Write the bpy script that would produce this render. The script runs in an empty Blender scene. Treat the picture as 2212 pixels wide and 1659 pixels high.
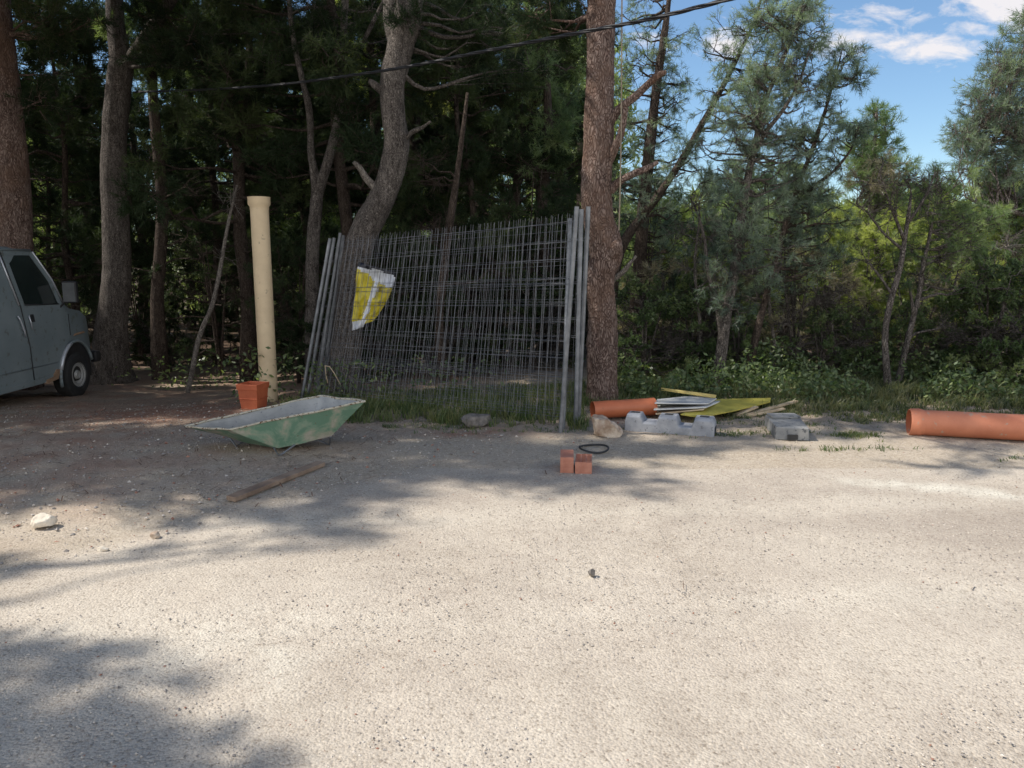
import bpy, bmesh, math, random
import numpy as np
from mathutils import Vector, noise, Matrix
R = math.radians
# ------------------------------------------------------------------ camera, sky, sun, exposure
S = bpy.context.scene
CAMH, FPX, CX, CY, HOR = 1.55, 1671.0, 1106.0, 829.5, 560.0      # survey of the photograph (working scale 2212 x 1659)
PITCH = math.atan((CY - HOR) / FPX)
cam_d = bpy.data.cameras.new('camera'); cam = bpy.data.objects.new('camera', cam_d); S.collection.objects.link(cam)
cam.location = (0, 0, CAMH); cam.rotation_euler = (R(90) - PITCH, 0, 0)
cam_d.sensor_width = 36; cam_d.lens = 36 * FPX / 2212.0; cam_d.clip_end = 1000; cam_d.clip_start = 0.05
S.camera = cam
SUN_AZ, SUN_EL = math.atan2(-1.0, 0.03), R(51)                  # horizontal bearing towards the sun (x, y)
SUN = Vector((math.sin(SUN_AZ) * math.cos(SUN_EL), math.cos(SUN_AZ) * math.cos(SUN_EL), math.sin(SUN_EL)))
sd = bpy.data.lights.new('sun', 'SUN'); sd.energy = 3.6; sd.angle = R(0.7); sd.color = (1.0, 0.945, 0.865)
so = bpy.data.objects.new('sun', sd); S.collection.objects.link(so); so.location = (-20, 15, 30)
so.rotation_euler = SUN.to_track_quat('Z', 'Y').to_euler()
S.view_settings.view_transform = 'Standard'; S.view_settings.look = 'None'
S.view_settings.exposure = 0.70; S.view_settings.gamma = 1.0
W = bpy.data.worlds.new('World'); S.world = W; W.use_nodes = True

class NT:
    """tiny node helper"""
    def __init__(s, tree): s.t = tree; s.n = tree.nodes; s.l = tree.links
    def add(s, typ, **kw):
        n = s.n.new(typ)
        for k, v in kw.items():
            if k.startswith('i_'):
                key = k[2:]; key = int(key) if key.isdigit() else key.replace('_', ' ')
                sock = n.inputs[key]
                if hasattr(v, 'is_linked') or isinstance(v, bpy.types.NodeSocket): s.l.new(v, sock)
                else: sock.default_value = v
            else: setattr(n, k, v)
        return n
    def math(s, op, a, b=0.0, c=None, clamp=False):
        n = s.n.new('ShaderNodeMath'); n.operation = op; n.use_clamp = clamp
        for i, v in enumerate((a, b) if c is None else (a, b, c)):
            if isinstance(v, bpy.types.NodeSocket): s.l.new(v, n.inputs[i])
            else: n.inputs[i].default_value = v
        return n.outputs[0]
    def mix(s, f, a, b, mode='MIX'):
        n = s.n.new('ShaderNodeMix'); n.data_type = 'RGBA'; n.blend_type = mode
        for i, v in ((0, f), (6, a), (7, b)):
            if isinstance(v, bpy.types.NodeSocket): s.l.new(v, n.inputs[i])
            else: n.inputs[i].default_value = v if i == 0 else (*v[:3], 1)
        return n.outputs[2]
    def ramp(s, f, stops):
        n = s.n.new('ShaderNodeValToRGB'); s.l.new(f, n.inputs[0]); e = n.color_ramp.elements
        while len(e) < len(stops): e.new(0.5)
        for k, (p, c) in enumerate(stops):
            e[k].position = p; e[k].color = (*c[:3], 1) if hasattr(c, '__len__') else (c, c, c, 1)
        return n.outputs[0]
    def noise(s, scale, detail=4, rough=0.55, vec=None, dist=0.0):
        n = s.add('ShaderNodeTexNoise'); n.inputs['Scale'].default_value = scale
        n.inputs['Detail'].default_value = detail; n.inputs['Roughness'].default_value = rough
        n.inputs['Distortion'].default_value = dist
        if vec is not None: s.l.new(vec, n.inputs['Vector'])
        return n.outputs[0]

def build_world():
    t = NT(W.node_tree); bg = W.node_tree.nodes['Background']
    sky = t.add('ShaderNodeTexSky', sky_type='NISHITA', sun_disc=False)
    sky.sun_elevation = SUN_EL; sky.sun_rotation = SUN_AZ; sky.altitude = 50; sky.air_density = 1.0; sky.dust_density = 0.1; sky.ozone_density = 1.3
    tc = t.add('ShaderNodeTexCoord'); sp = t.add('ShaderNodeSeparateXYZ'); t.l.new(tc.outputs['Generated'], sp.inputs[0])
    x, y, z = sp.outputs
    yy = t.math('MAXIMUM', y, 0.05); u = t.math('DIVIDE', x, yy); v = t.math('DIVIDE', z, yy)
    cb = t.add('ShaderNodeCombineXYZ'); t.l.new(u, cb.inputs[0]); t.l.new(t.math('MULTIPLY', v, 2.3), cb.inputs[1])
    n1 = t.noise(16, 8, 0.62, cb.outputs[0], 0.5); n2 = t.noise(50, 5, 0.6, cb.outputs[0])
    # cloud banks in the sky: bearing u = x/y, height v = z/y, half sizes
    tot = None
    for (u0, v0, a, b, k) in CLOUDS:
        du = t.math('DIVIDE', t.math('SUBTRACT', u, u0), a); dv = t.math('DIVIDE', t.math('SUBTRACT', v, v0), b)
        d = t.math('SQRT', t.math('ADD', t.math('MULTIPLY', du, du), t.math('MULTIPLY', dv, dv)))
        m = t.math('MULTIPLY', t.math('MAXIMUM', t.math('SUBTRACT', 1.15, d), -1.0), k)
        tot = m if tot is None else t.math('MAXIMUM', tot, m)
    nn = t.math('ADD', t.math('MULTIPLY', n1, 0.75), t.math('MULTIPLY', n2, 0.25))
    f = t.math('ADD', t.math('MULTIPLY', tot, 0.62), t.math('MULTIPLY', t.math('SUBTRACT', nn, 0.53), 3.4))
    f = t.math('MULTIPLY', f, 1.35, clamp=True)
    f = t.math('MULTIPLY', f, t.math('GREATER_THAN', y, 0.06))
    col = t.mix(t.math('MULTIPLY', f, 0.9), t.mix(1.0, sky.outputs[0], (0.80, 0.92, 1.0), 'MULTIPLY'), (6.2, 5.9, 5.9))
    # unseen bright cloud added low behind the camera to fill the shade
    sb = t.noise(2.6, 6, .6, tc.outputs['Generated'], .3)
    back = t.math('MULTIPLY', t.math('SUBTRACT', .10, y), 4.0, clamp=True)
    fb = t.math('MULTIPLY', t.math('MULTIPLY', t.math('SUBTRACT', sb, .36), 7.0, clamp=True), t.math('MULTIPLY', back, t.math('MULTIPLY', t.math('SUBTRACT', .68, z), 4.0, clamp=True)))
    col = t.mix(t.math('MULTIPLY', fb, .92), col, (12.0, 11.8, 11.6))
    t.l.new(col, bg.inputs[0]); bg.inputs[1].default_value = 0.096

def ray(px, py):
    """direction of a surveyed bearing, y component 1"""
    a = (px - CX) / FPX; b = (CY - py) / FPX
    c, s = math.cos(PITCH), math.sin(PITCH)
    return Vector((a, c + b * s, -s + b * c)) / (c + b * s)
def P(px, py, d):
    r = ray(px, py); return Vector((r.x * d, d, CAMH + r.z * d))
def clampf(v, a, b): return max(a, min(b, v))
def gz(x, y):
    z = -0.06 * max(0.0, min(y, 40) - 6.5) * clampf((1.5 - x) / 4, 0, 1.5) * (1 if y < 12 else 12.0 / y if y < 24 else .5)
    if x > 1.5: z -= 0.07 * max(0.0, min(y, 60) - 11.0) * clampf((x - 1.5) / 2, 0, 1)
    return z
def G(px, py, up=0.0):
    """ground point (plus a height) on a bearing"""
    r = ray(px, py); d = 5.0
    for _ in range(40):
        z = gz(r.x * d, d) + up
        nd = (CAMH - z) / max(1e-4, -r.z); d += (nd - d) * 0.5
    return Vector((r.x * d, d, gz(r.x * d, d) + up))
def disp(p):
    """bearing of a point, in survey units"""
    c, s = math.cos(PITCH), math.sin(PITCH); y, z = p[1], p[2] - CAMH
    f = y * c - z * s; h = y * s + z * c
    if f < 0.05: return (-1e4, 1e5)
    return (CX + FPX * p[0] / f, CY - FPX * h / f)
def cdir(px, py): r = ray(px, py); return r.x, r.z
CLOUDS = []
for (px, py, hw, hh, k) in [(2195, 12, 150, 50, 1.6), (2010, 105, 115, 34, 1.35), (1860, 78, 95, 17, 1.1), (1900, 35, 110, 26, .95), (1575, 95, 80, 36, 1.35), (1400, 90, 60, 20, .8),
                            (1800, 105, 60, 30, .7), (2100, 60, 80, 20, .9), (2600, 60, 260, 60, 1.2), (700, -300, 500, 120, .9), (1700, -400, 500, 110, 1.0)]:
    u0, v0 = cdir(px, py); CLOUDS.append((u0, v0, hw / FPX, hh / FPX, k))
build_world()

# ------------------------------------------------------------------ helpers
COL = S.collection
def setp(o, label=None, cat=None, group=None, kind=None):
    if label: o['label'] = label
    if cat: o['category'] = cat
    if group: o['group'] = group
    if kind: o['kind'] = kind
    return o
def empty(name, loc, label, cat, group=None, rz=0.0):
    o = bpy.data.objects.new(name, None); COL.objects.link(o); o.location = loc; o.rotation_euler = (0, 0, rz); o.empty_display_size = .2
    return setp(o, label, cat, group)
class MB:
    """collects boxes, tubes, sheets; build() links ONE mesh object"""
    def __init__(s): s.v = []; s.f = []; s.m = []
    def add(s, vs, fs, mi=0):
        b = len(s.v); s.v += [tuple(v) for v in vs]; s.f += [tuple(i + b for i in f) for f in fs]; s.m += [mi] * len(fs); return s
    def box(s, c, sz, rot=None, mi=0, taper=(1, 1)):
        c = Vector(c); hx, hy, hz = [a / 2 for a in sz]; vs = []
        for dz in (-1, 1):
            k = taper[0] if dz < 0 else taper[1]
            for dx, dy in ((-1, -1), (1, -1), (1, 1), (-1, 1)): vs.append(Vector((dx * hx * k, dy * hy * k, dz * hz)))
        if rot is not None: vs = [rot @ v for v in vs]
        return s.add([c + v for v in vs], [(3, 2, 1, 0), (4, 5, 6, 7), (0, 1, 5, 4), (1, 2, 6, 5), (2, 3, 7, 6), (3, 0, 4, 7)], mi)
    def tube(s, pts, rad, n=8, mi=0, cap=True, wob=0.0, wsc=6.0, closed=False):
        pts = [Vector(p) for p in pts]; m = len(pts)
        if not hasattr(rad, '__len__'): rad = [rad] * m
        vs = []; fs = []; prev = None
        for i in range(m):
            if closed: t = (pts[(i + 1) % m] - pts[i - 1])
            else: t = (pts[min(i + 1, m - 1)] - pts[max(i - 1, 0)])
            if t.length < 1e-9: t = Vector((0, 0, 1))
            t.normalize()
            if prev is None:
                a = Vector((0, 0, 1)) if abs(t.z) < .9 else Vector((1, 0, 0)); x = t.cross(a).normalized()
            else: x = (prev - t * prev.dot(t)).normalized()
            prev = x; y = t.cross(x)
            for k in range(n):
                a = 2 * math.pi * k / n; r = rad[i]; d = x * math.cos(a) + y * math.sin(a)
                if wob:
                    q = pts[i] + d * r
                    r += wob * (noise.noise(Vector((q.x * wsc, q.y * wsc, q.z * wsc * .35))) + .6 * noise.noise(q * wsc * 2.7))
                vs.append(pts[i] + d * r)
        rng_ = range(m if closed else m - 1)
        for i in rng_:
            j = (i + 1) % m
            for k in range(n): fs.append((i * n + k, i * n + (k + 1) % n, j * n + (k + 1) % n, j * n + k))
        if cap and not closed: fs.append(tuple(reversed(range(n)))); fs.append(tuple((m - 1) * n + k for k in range(n)))
        return s.add(vs, fs, mi)
    def prism(s, poly, axis_vec, mi=0):
        """poly: 3D loop, extruded by axis_vec"""
        n = len(poly); a = Vector(axis_vec); vs = [Vector(p) for p in poly] + [Vector(p) + a for p in poly]
        fs = [tuple(range(n)), tuple(reversed(range(n, 2 * n)))] + [(i, i + n, (i + 1) % n + n, (i + 1) % n) for i in range(n)]
        return s.add(vs, fs, mi)
    def build(s, name, mats, parent=None, smooth=False, bevel=0.0, origin=None, auto=False):
        me = bpy.data.meshes.new(name); o = bpy.data.objects.new(name, me)
        off = Vector(origin) if origin is not None else (parent.location.copy() if parent is not None and not parent.parent else Vector((0, 0, 0)))
        if parent is not None and parent.parent is not None: off = parent.parent.location.copy() if parent.data is not None else off
        vs = [tuple(Vector(v) - off) for v in s.v]
        me.from_pydata(vs, [], s.f); me.update()
        for m in (mats if isinstance(mats, (list, tuple)) else [mats]): me.materials.append(m)
        if len(me.materials) > 1: me.polygons.foreach_set('material_index', s.m)
        bm = bmesh.new(); bm.from_mesh(me); bmesh.ops.recalc_face_normals(bm, faces=bm.faces)
        if bevel: 
            es = [e for e in bm.edges if len(e.link_faces) == 2 and e.calc_face_angle(0) > .6]
            bmesh.ops.bevel(bm, geom=es, offset=bevel, segments=2, affect='EDGES', profile=.5, clamp_overlap=True)
        bm.to_mesh(me); bm.free()
        if smooth:
            me.polygons.foreach_set('use_smooth', [True] * len(me.polygons))
            if auto: me.set_sharp_from_angle(angle=R(38))
        COL.objects.link(o)
        if parent is None: o.location = off
        else: o.parent = parent
        return o
def np_mesh(name, V, nv, mats, parent=None, tone=None, origin=(0, 0, 0), smooth=False, mi=None):
    """mesh of independent faces, nv vertices each (V: n*nv x 3)"""
    V = np.asarray(V, dtype=np.float32) - np.array(origin, dtype=np.float32); n = len(V) // nv
    me = bpy.data.meshes.new(name); me.vertices.add(len(V)); me.vertices.foreach_set('co', V.ravel())
    me.loops.add(len(V)); me.loops.foreach_set('vertex_index', np.arange(len(V), dtype=np.int32))
    me.polygons.add(n); me.polygons.foreach_set('loop_start', np.arange(0, len(V), nv, dtype=np.int32))
    for m in (mats if isinstance(mats, (list, tuple)) else [mats]): me.materials.append(m)
    if mi is not None: me.polygons.foreach_set('material_index', np.asarray(mi, dtype=np.int32))
    me.update(calc_edges=True)
    if tone is not None:
        a = me.attributes.new('tone', 'FLOAT', 'POINT'); a.data.foreach_set('value', np.asarray(tone, dtype=np.float32))
    o = bpy.data.objects.new(name, me); COL.objects.link(o)
    if parent is not None: o.parent = parent
    return o

# ------------------------------------------------------------------ materials
def newmat(name):
    m = bpy.data.materials.new(name); m.use_nodes = True; t = NT(m.node_tree); b = m.node_tree.nodes['Principled BSDF']
    return m, t, b
def objco(t): return t.add('ShaderNodeTexCoord').outputs['Object']
def scaled(t, v, s):
    n = t.add('ShaderNodeMapping'); n.inputs['Scale'].default_value = s; t.l.new(v, n.inputs[0]); return n.outputs[0]
def bump(t, b, h, strength=.4, dist=.01):
    n = t.add('ShaderNodeBump'); n.inputs['Strength'].default_value = strength; n.inputs['Distance'].default_value = dist
    t.l.new(h, n.inputs['Height']); t.l.new(n.outputs[0], b.inputs['Normal'])
def simple(name, c1, c2, scale=6, rough=.7, bs=.3, bd=.004, metal=0.0, lo=.35, hi=.65, bscale=None, spec=None, speck=None):
    m, t, b = newmat(name); v = objco(t)
    n = t.noise(scale, 6, .6, v); col = t.ramp(n, [(lo, c1), (hi, c2)])
    if speck:   # (colour, threshold) chips or stains
        s = t.noise(scale * 5, 3, .6, v); col = t.mix(t.ramp(s, [(speck[1], 0.0), (speck[1] + .05, 1.0)]), col, speck[0])
    t.l.new(col, b.inputs['Base Color']); b.inputs['Roughness'].default_value = rough; b.inputs['Metallic'].default_value = metal
    if spec is not None: b.inputs['Specular IOR Level'].default_value = spec
    bump(t, b, t.noise(bscale or scale * 8, 5, .6, v), bs, bd)
    return m
def foliage(name, ca, cb, cc, transl=.35, rough=.42, spec=.6):
    m, t, b = newmat(name); v = objco(t)
    at = t.add('ShaderNodeAttribute', attribute_name='tone')
    n = t.noise(.9, 3, .5, v)
    f = t.math('ADD', t.math('MULTIPLY', at.outputs['Fac'], .7), t.math('MULTIPLY', n, .5))
    col = t.ramp(f, [(.15, ca), (.55, cb), (.95, cc)])
    t.l.new(col, b.inputs['Base Color']); b.inputs['Roughness'].default_value = rough; b.inputs['Specular IOR Level'].default_value = spec
    tr = t.add('ShaderNodeBsdfTranslucent'); t.l.new(t.mix(1.0, col, (1.35, 1.5, .7), 'MULTIPLY'), tr.inputs[0])
    mx = t.add('ShaderNodeMixShader'); mx.inputs[0].default_value = transl
    t.l.new(b.outputs[0], mx.inputs[1]); t.l.new(tr.outputs[0], mx.inputs[2])
    t.l.new(mx.outputs[0], m.node_tree.nodes['Material Output'].inputs[0]); return m
def bark(name, dark, mid, light, scale=1.0, red=None):
    m, t, b = newmat(name); v = objco(t)
    sv = scaled(t, v, (1, 1, .32)); vo = t.add('ShaderNodeTexVoronoi', feature='DISTANCE_TO_EDGE'); vo.inputs['Scale'].default_value = 46 * scale
    wv = t.add('ShaderNodeVectorMath', operation='ADD'); nz = t.add('ShaderNodeTexNoise'); nz.inputs['Scale'].default_value = 9 * scale; t.l.new(sv, nz.inputs['Vector'])
    s2 = t.add('ShaderNodeVectorMath', operation='SCALE'); t.l.new(nz.outputs['Color'], s2.inputs[0]); s2.inputs['Scale'].default_value = .16
    t.l.new(sv, wv.inputs[0]); t.l.new(s2.outputs[0], wv.inputs[1]); t.l.new(wv.outputs[0], vo.inputs['Vector'])
    e = t.math('MULTIPLY', vo.outputs['Distance'], 5.0, clamp=True)
    n = t.noise(20 * scale, 6, .65, sv)
    f = t.math('ADD', t.math('MULTIPLY', e, .40), t.math('MULTIPLY', n, .70))
    f = t.math('ADD', f, t.math('MULTIPLY', t.math('SUBTRACT', t.noise(5 * scale, 4, .6, sv), .5), .5))
    col = t.ramp(f, [(.22, dark), (.5, mid), (.8, light)])
    if red: col = t.mix(t.ramp(t.noise(1.6, 4, .6, v), [(.46, 0.0), (.62, .7)]), col, red)
    t.l.new(col, b.inputs['Base Color']); b.inputs['Roughness'].default_value = .9; b.inputs['Specular IOR Level'].default_value = .2
    bump(t, b, f, 1.0, .03); return m
M = {}
M['needle'] = foliage('pine_needles', (.07, .11, .052), (.14, .20, .09), (.27, .33, .15), .45)
M['needle_blue'] = foliage('bluish_needles', (.08, .115, .095), (.155, .205, .165), (.30, .355, .27), .45)
M['needle_sunlit'] = foliage('sunlit_yellow_needles', (.16, .20, .065), (.32, .36, .12), (.50, .51, .20), .55)  # brighter yellow-green: the sunlit look is put into the colour
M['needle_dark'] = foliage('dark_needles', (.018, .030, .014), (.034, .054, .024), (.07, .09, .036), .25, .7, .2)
M['leaf'] = foliage('shrub_leaves', (.06, .095, .04), (.115, .165, .07), (.23, .27, .12), .45)
M['dead'] = foliage('dry_needles', (.17, .14, .09), (.30, .26, .17), (.45, .40, .28), .35)
M['grass'] = foliage('grass_blades', (.045, .075, .025), (.08, .125, .04), (.21, .21, .09), .35)
M['bark'] = bark('pine_bark', (.035, .025, .022), (.125, .095, .083), (.27, .225, .20))
M['bark_red'] = bark('reddish_bark', (.035, .022, .019), (.135, .088, .072), (.26, .195, .165), 1.0, (.15, .09, .062))
M['bark_mid'] = bark('grey_brown_bark', (.028, .023, .02), (.095, .08, .07), (.24, .21, .185), 1.6)
M['bark_dark'] = bark('dark_bark', (.02, .015, .012), (.065, .047, .037), (.13, .10, .08), 1.4)
M['bark_pale'] = bark('pale_bark', (.07, .058, .05), (.19, .16, .14), (.40, .36, .31), 1.8)
M['wood_cut'] = simple('cut_wood', (.30, .17, .08), (.5, .31, .16), 18, .8)
# ------------------------------------------------------------------ the ground
def inpoly(p, poly):
    x, y = p; c = False; n = len(poly)
    for i in range(n):
        x1, y1 = poly[i]; x2, y2 = poly[i - 1]
        if (y1 > y) != (y2 > y) and x < (x2 - x1) * (y - y1) / (y2 - y1 + 1e-12) + x1: c = not c
    return c
def ground_material():
    m, t, b = newmat('gravel_ground'); v = objco(t)
    A = lambda n: t.add('ShaderNodeAttribute', attribute_name=n).outputs['Fac']
    big = t.noise(.8, 5, .6, v); mid = t.noise(6, 5, .65, v); fine = t.noise(70, 5, .7, v); mf = t.noise(26, 4, .6, v)
    col = t.ramp(big, [(.3, (.385, .33, .265)), (.5, (.485, .425, .35)), (.7, (.56, .50, .415))])
    col = t.mix(t.ramp(mid, [(.4, 0.0), (.65, .5)]), col, (.60, .535, .44))
    # compacted grey grit
    g = t.math('MULTIPLY', A('grit'), t.ramp(mf, [(.3, .55), (.6, 1.0)]))
    col = t.mix(t.math('MULTIPLY', g, .75), col, (.35, .30, .25))
    # red-brown soil and litter
    so_ = t.math('MULTIPLY', A('soil'), t.ramp(mid, [(.3, .75), (.6, 1.0)]), clamp=True)
    col = t.mix(so_, col, t.ramp(mf, [(.35, (.06, .04, .028)), (.65, (.15, .10, .068))]))
    col = t.mix(t.math('MULTIPLY', A('verge'), t.ramp(mid, [(.3, .45), (.65, .85)])), col, t.ramp(mf, [(.3, (.32, .262, .19)), (.7, (.49, .42, .33))]))
    rd = t.math('MULTIPLY', A('red'), t.ramp(mf, [(.3, .3), (.6, .9)]), clamp=True)
    col = t.mix(rd, col, (.30, .135, .085))
    col = t.mix(t.math('MULTIPLY', A('pale'), t.ramp(mid, [(.25, .6), (.6, 1.0)]), clamp=True), col, (.67, .635, .54))
    # grains
    vo = t.add('ShaderNodeTexVoronoi'); vo.inputs['Scale'].default_value = 95; t.l.new(v, vo.inputs['Vector'])
    gr = t.math('MULTIPLY', vo.outputs['Color'], 1.0)
    col = t.mix(1.0, col, t.ramp(gr, [(.0, (.58, .56, .54)), (.22, (.92, .91, .90)), (.75, (1.0, 1.0, 1.0)), (1.0, (1.16, 1.15, 1.12))]), 'MULTIPLY')
    col = t.mix(1.0, col, t.ramp(t.noise(38, 3, .75, v), [(.33, (.70, .68, .66)), (.42, (1, 1, 1))]), 'MULTIPLY')
    col = t.mix(1.0, col, t.ramp(fine, [(.30, (.62, .60, .58)), (.47, (1, 1, 1))]), 'MULTIPLY')
    t.l.new(col, b.inputs['Base Color']); b.inputs['Roughness'].default_value = .95; b.inputs['Specular IOR Level'].default_value = .15
    h = t.math('ADD', t.math('MULTIPLY', vo.outputs['Distance'], -.6), t.math('ADD', t.math('MULTIPLY', fine, .7), t.math('MULTIPLY', mid, .9)))
    bump(t, b, h, .6, .011); return m
def axis(lo, hi, step, far):
    a = list(np.arange(lo, hi + 1e-6, step)); s = step; x = hi
    while x < far: s *= 1.28; x += s; a.append(x)
    s = step; x = lo; pre = []
    while x > -far: s *= 1.28; x -= s; pre.append(x)
    return np.array(pre[::-1] + a)
def smooth01(v): v = np.clip(v, 0, 1); return v * v * (3 - 2 * v)
def build_ground():
    xs = axis(-8.5, 7.5, .055, 160); ys = axis(1.2, 12.5, .055, 160)
    X, Y = np.meshgrid(xs, ys); n = X.size
    Z = np.zeros_like(X); grit = np.zeros_like(X); soil = np.zeros_like(X); red = np.zeros_like(X); pale = np.zeros_like(X)
    flat = lambda a: a.ravel()
    zx = flat(X); zy = flat(Y); z = np.empty(n); A = np.zeros((5, n), dtype=np.float32)
    for i in range(n):
        x, y = zx[i], zy[i]; h = gz(x, y)
        near = abs(x) < 12 and 0 < y < 16
        if near:
            w = noise.noise(Vector((x * .9, y * .9, 3.1))); w2 = noise.noise(Vector((x * 3.3, y * 3.3, 7.7))); w3 = noise.noise(Vector((x * 9, y * 9, 1.7)))
            h += .012 * w + .006 * w2
            # edge of the track: left dirt verge is a little rougher
            ex = -1.2 - .55 * (5.1 - y) if y < 5.1 else 9
            ev = smooth01(np.array((( -1.15 - (5.0 - y) * .95) - x) / .35)) if y < 5.6 else 1.0
            tr = 7.2 + .35 * w + .12 * w2 - .02 * x       # tree line
            d = y - tr
            if x < -2.6: d = y - (9.3 + .6 * w)
            A[1, i] = clampf(.5 + d * 1.1 + .4 * w3 + .4 * w2, 0, 1)
            fl = smooth01(np.array((-x - 1.0 + (y - 5.0) * .3) / 2.5)) * clampf((y - 3.6) / 1.5, 0, 1)
            A[2, i] = clampf(float(fl) * (.20 + .55 * (w2 + .2)) + .25 * (w + .1) * clampf((y - 5.2), 0, 1) + .9 * math.exp(-((x + 3.9) ** 2 / 1.4 + (y - 8.6) ** 2 / .8)) + .9 * math.exp(-((x + .35) ** 2 / .35 + (y - 6.85) ** 2 / .05)) * (.7 + w3), 0, 1)
            A[4, i] = clampf(max(float(ev), 0 if y < 5.6 else 1 - clampf((x + 1.2 + .5 * w2) / 1.6, 0, 1)), 0, 1)
            gr = math.exp(-((x - 1.3) ** 2 / 2.2 + (y - 5.0) ** 2 / .7)) + .8 * math.exp(-((x + 1.0) ** 2 / .8 + (y - 4.9) ** 2 / .5)) + 1.0 * math.exp(-((x - 3.0) ** 2 / 1.4 + (y - 4.3) ** 2 / .5)) + .6 * math.exp(-((x - .3) ** 2 / .8 + (y - 3.6) ** 2 / .2)) + .2
            A[0, i] = clampf(gr * (.75 + .6 * w + .5 * w2) + .25 * w3 * gr, 0, 1)
            # pale cement spill
            s = (x - 2.45) / 1.6; yc = 5.28 - .55 * s; A[3, i] = clampf(1.2 - abs(y - yc - .05 * w2) / (.17 + .05 * w), 0, 1) * (1 if s > 0 else clampf(1 + s * 6, 0, 1)) * clampf((2.2 - s) * 2, 0, 1) * clampf(.75 + 1.1 * w2 + 1.3 * w3, 0, .9)
            A[3, i] = max(A[3, i], clampf((.45 + w2 + .6 * w3) * math.exp(-((x + 1.05) ** 2 / .1 + (y - 2.95) ** 2 / .12)), 0, .5))
            for yk in (3.2, 4.55):      # faint wheel tracks
                bd = math.exp(-((y - yk - .10 * x - .06 * w2 - .05 * w) / .17) ** 2); A[3, i] = max(A[3, i], .2 * bd * clampf(.6 + w + .5 * w2, 0, 1)); A[0, i] *= 1 - .7 * bd; h -= .007 * bd
            h += (.010 * w3 + .006 * noise.noise(Vector((x * 21, y * 21, 4)))) * (A[1, i] + .6 * A[4, i]) + .02 * A[1, i] * (w2 + .2)
        else:
            A[1, i] = 1.3 if y > 7 else .1
            h += .25 * noise.noise(Vector((x * .1, y * .1, 0))) * clampf((y - 16) / 10, 0, 1)
        z[i] = h
    V = np.stack([zx, zy, z], 1).astype(np.float32); nx, ny = len(xs), len(ys)
    I = np.arange(n).reshape(ny, nx); F = np.stack([I[:-1, :-1], I[:-1, 1:], I[1:, 1:], I[1:, :-1]], -1).reshape(-1, 4)
    me = bpy.data.meshes.new('ground'); me.vertices.add(n); me.vertices.foreach_set('co', V.ravel())
    me.loops.add(F.size); me.loops.foreach_set('vertex_index', F.ravel().astype(np.int32))
    me.polygons.add(len(F)); me.polygons.foreach_set('loop_start', np.arange(0, F.size, 4, dtype=np.int32))
    me.update(calc_edges=True); me.polygons.foreach_set('use_smooth', [True] * len(F))
    for k, nm in enumerate(('grit', 'soil', 'red', 'pale', 'verge')):
        a = me.attributes.new(nm, 'FLOAT', 'POINT'); a.data.foreach_set('value', A[k])
    me.materials.append(ground_material())
    o = bpy.data.objects.new('ground', me); COL.objects.link(o); o['kind'] = 'structure'
build_ground()

def pebble_mesh(n, seed, area, size, name, mats, wts, zoff=.25):
    rs = np.random.RandomState(seed)
    oct_ = np.array([(1, 0, 0), (0, 1, 0), (-1, 0, 0), (0, -1, 0), (0, 0, 1), (0, 0, -1)], float)
    tri = [(0, 1, 4), (1, 2, 4), (2, 3, 4), (3, 0, 4), (1, 0, 5), (2, 1, 5), (3, 2, 5), (0, 3, 5)]
    out = []; mi = []
    k = 0
    while k < n:
        x, y = area(rs)
        s = size(rs); p = oct_ * (1 + .45 * (rs.rand(6, 3) - .5)) + .25 * (rs.rand(6, 3) - .5)
        a = rs.rand() * 6.28; c, sn = math.cos(a), math.sin(a)
        p = p * (s, s * (.6 + .4 * rs.rand()), s * (.45 + .3 * rs.rand()))
        p = np.stack([p[:, 0] * c - p[:, 1] * sn, p[:, 0] * sn + p[:, 1] * c, p[:, 2]], 1) + (x, y, gz(x, y) + s * zoff)
        for t_ in tri: out.append(p[list(t_)])
        mi += [int(rs.choice(len(wts), p=wts))] * 8; k += 1
    o = np_mesh(name, np.concatenate(out), 3, mats, mi=mi); return o
M['peb_light'] = simple('pale_grit', (.42, .37, .31), (.58, .52, .45), 30, .95)
M['peb_mid'] = simple('grey_grit', (.20, .18, .165), (.34, .31, .28), 30, .95)
M['peb_dark'] = simple('dark_grit', (.15, .135, .12), (.25, .22, .195), 30, .95)
M['peb_red'] = simple('red_grit', (.24, .11, .075), (.36, .2, .14), 30, .95)
def area_track(rs):
    y = 2.0 + 6.2 * rs.rand() ** 1.25; return (rs.rand() * 2 - 1) * (y * .72 + .25), y
def area_verge(rs):
    while True:
        y = 3.2 + 6.5 * rs.rand(); x = -7.2 + 8.5 * rs.rand()
        if x < -1.2 - (5.0 - y) * .95 or y > 6.4: return x, y
g = pebble_mesh(34000, 5, area_track, lambda r: .0022 + .0055 * r.rand() ** 4, 'gravel', [M['peb_light'], M['peb_mid'], M['peb_dark'], M['peb_red']], [.55, .29, .13, .03])
setp(g, 'fine loose gravel strewn over the pale sunlit track', 'gravel', kind='stuff')
g = pebble_mesh(13000, 6, area_verge, lambda r: .0035 + .015 * r.rand() ** 5, 'small_stones', [M['peb_light'], M['peb_mid'], M['peb_dark'], M['peb_red']], [.2, .40, .24, .16])
setp(g, 'small loose stones on the shaded dirt verge by the trees', 'stones', kind='stuff')

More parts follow.
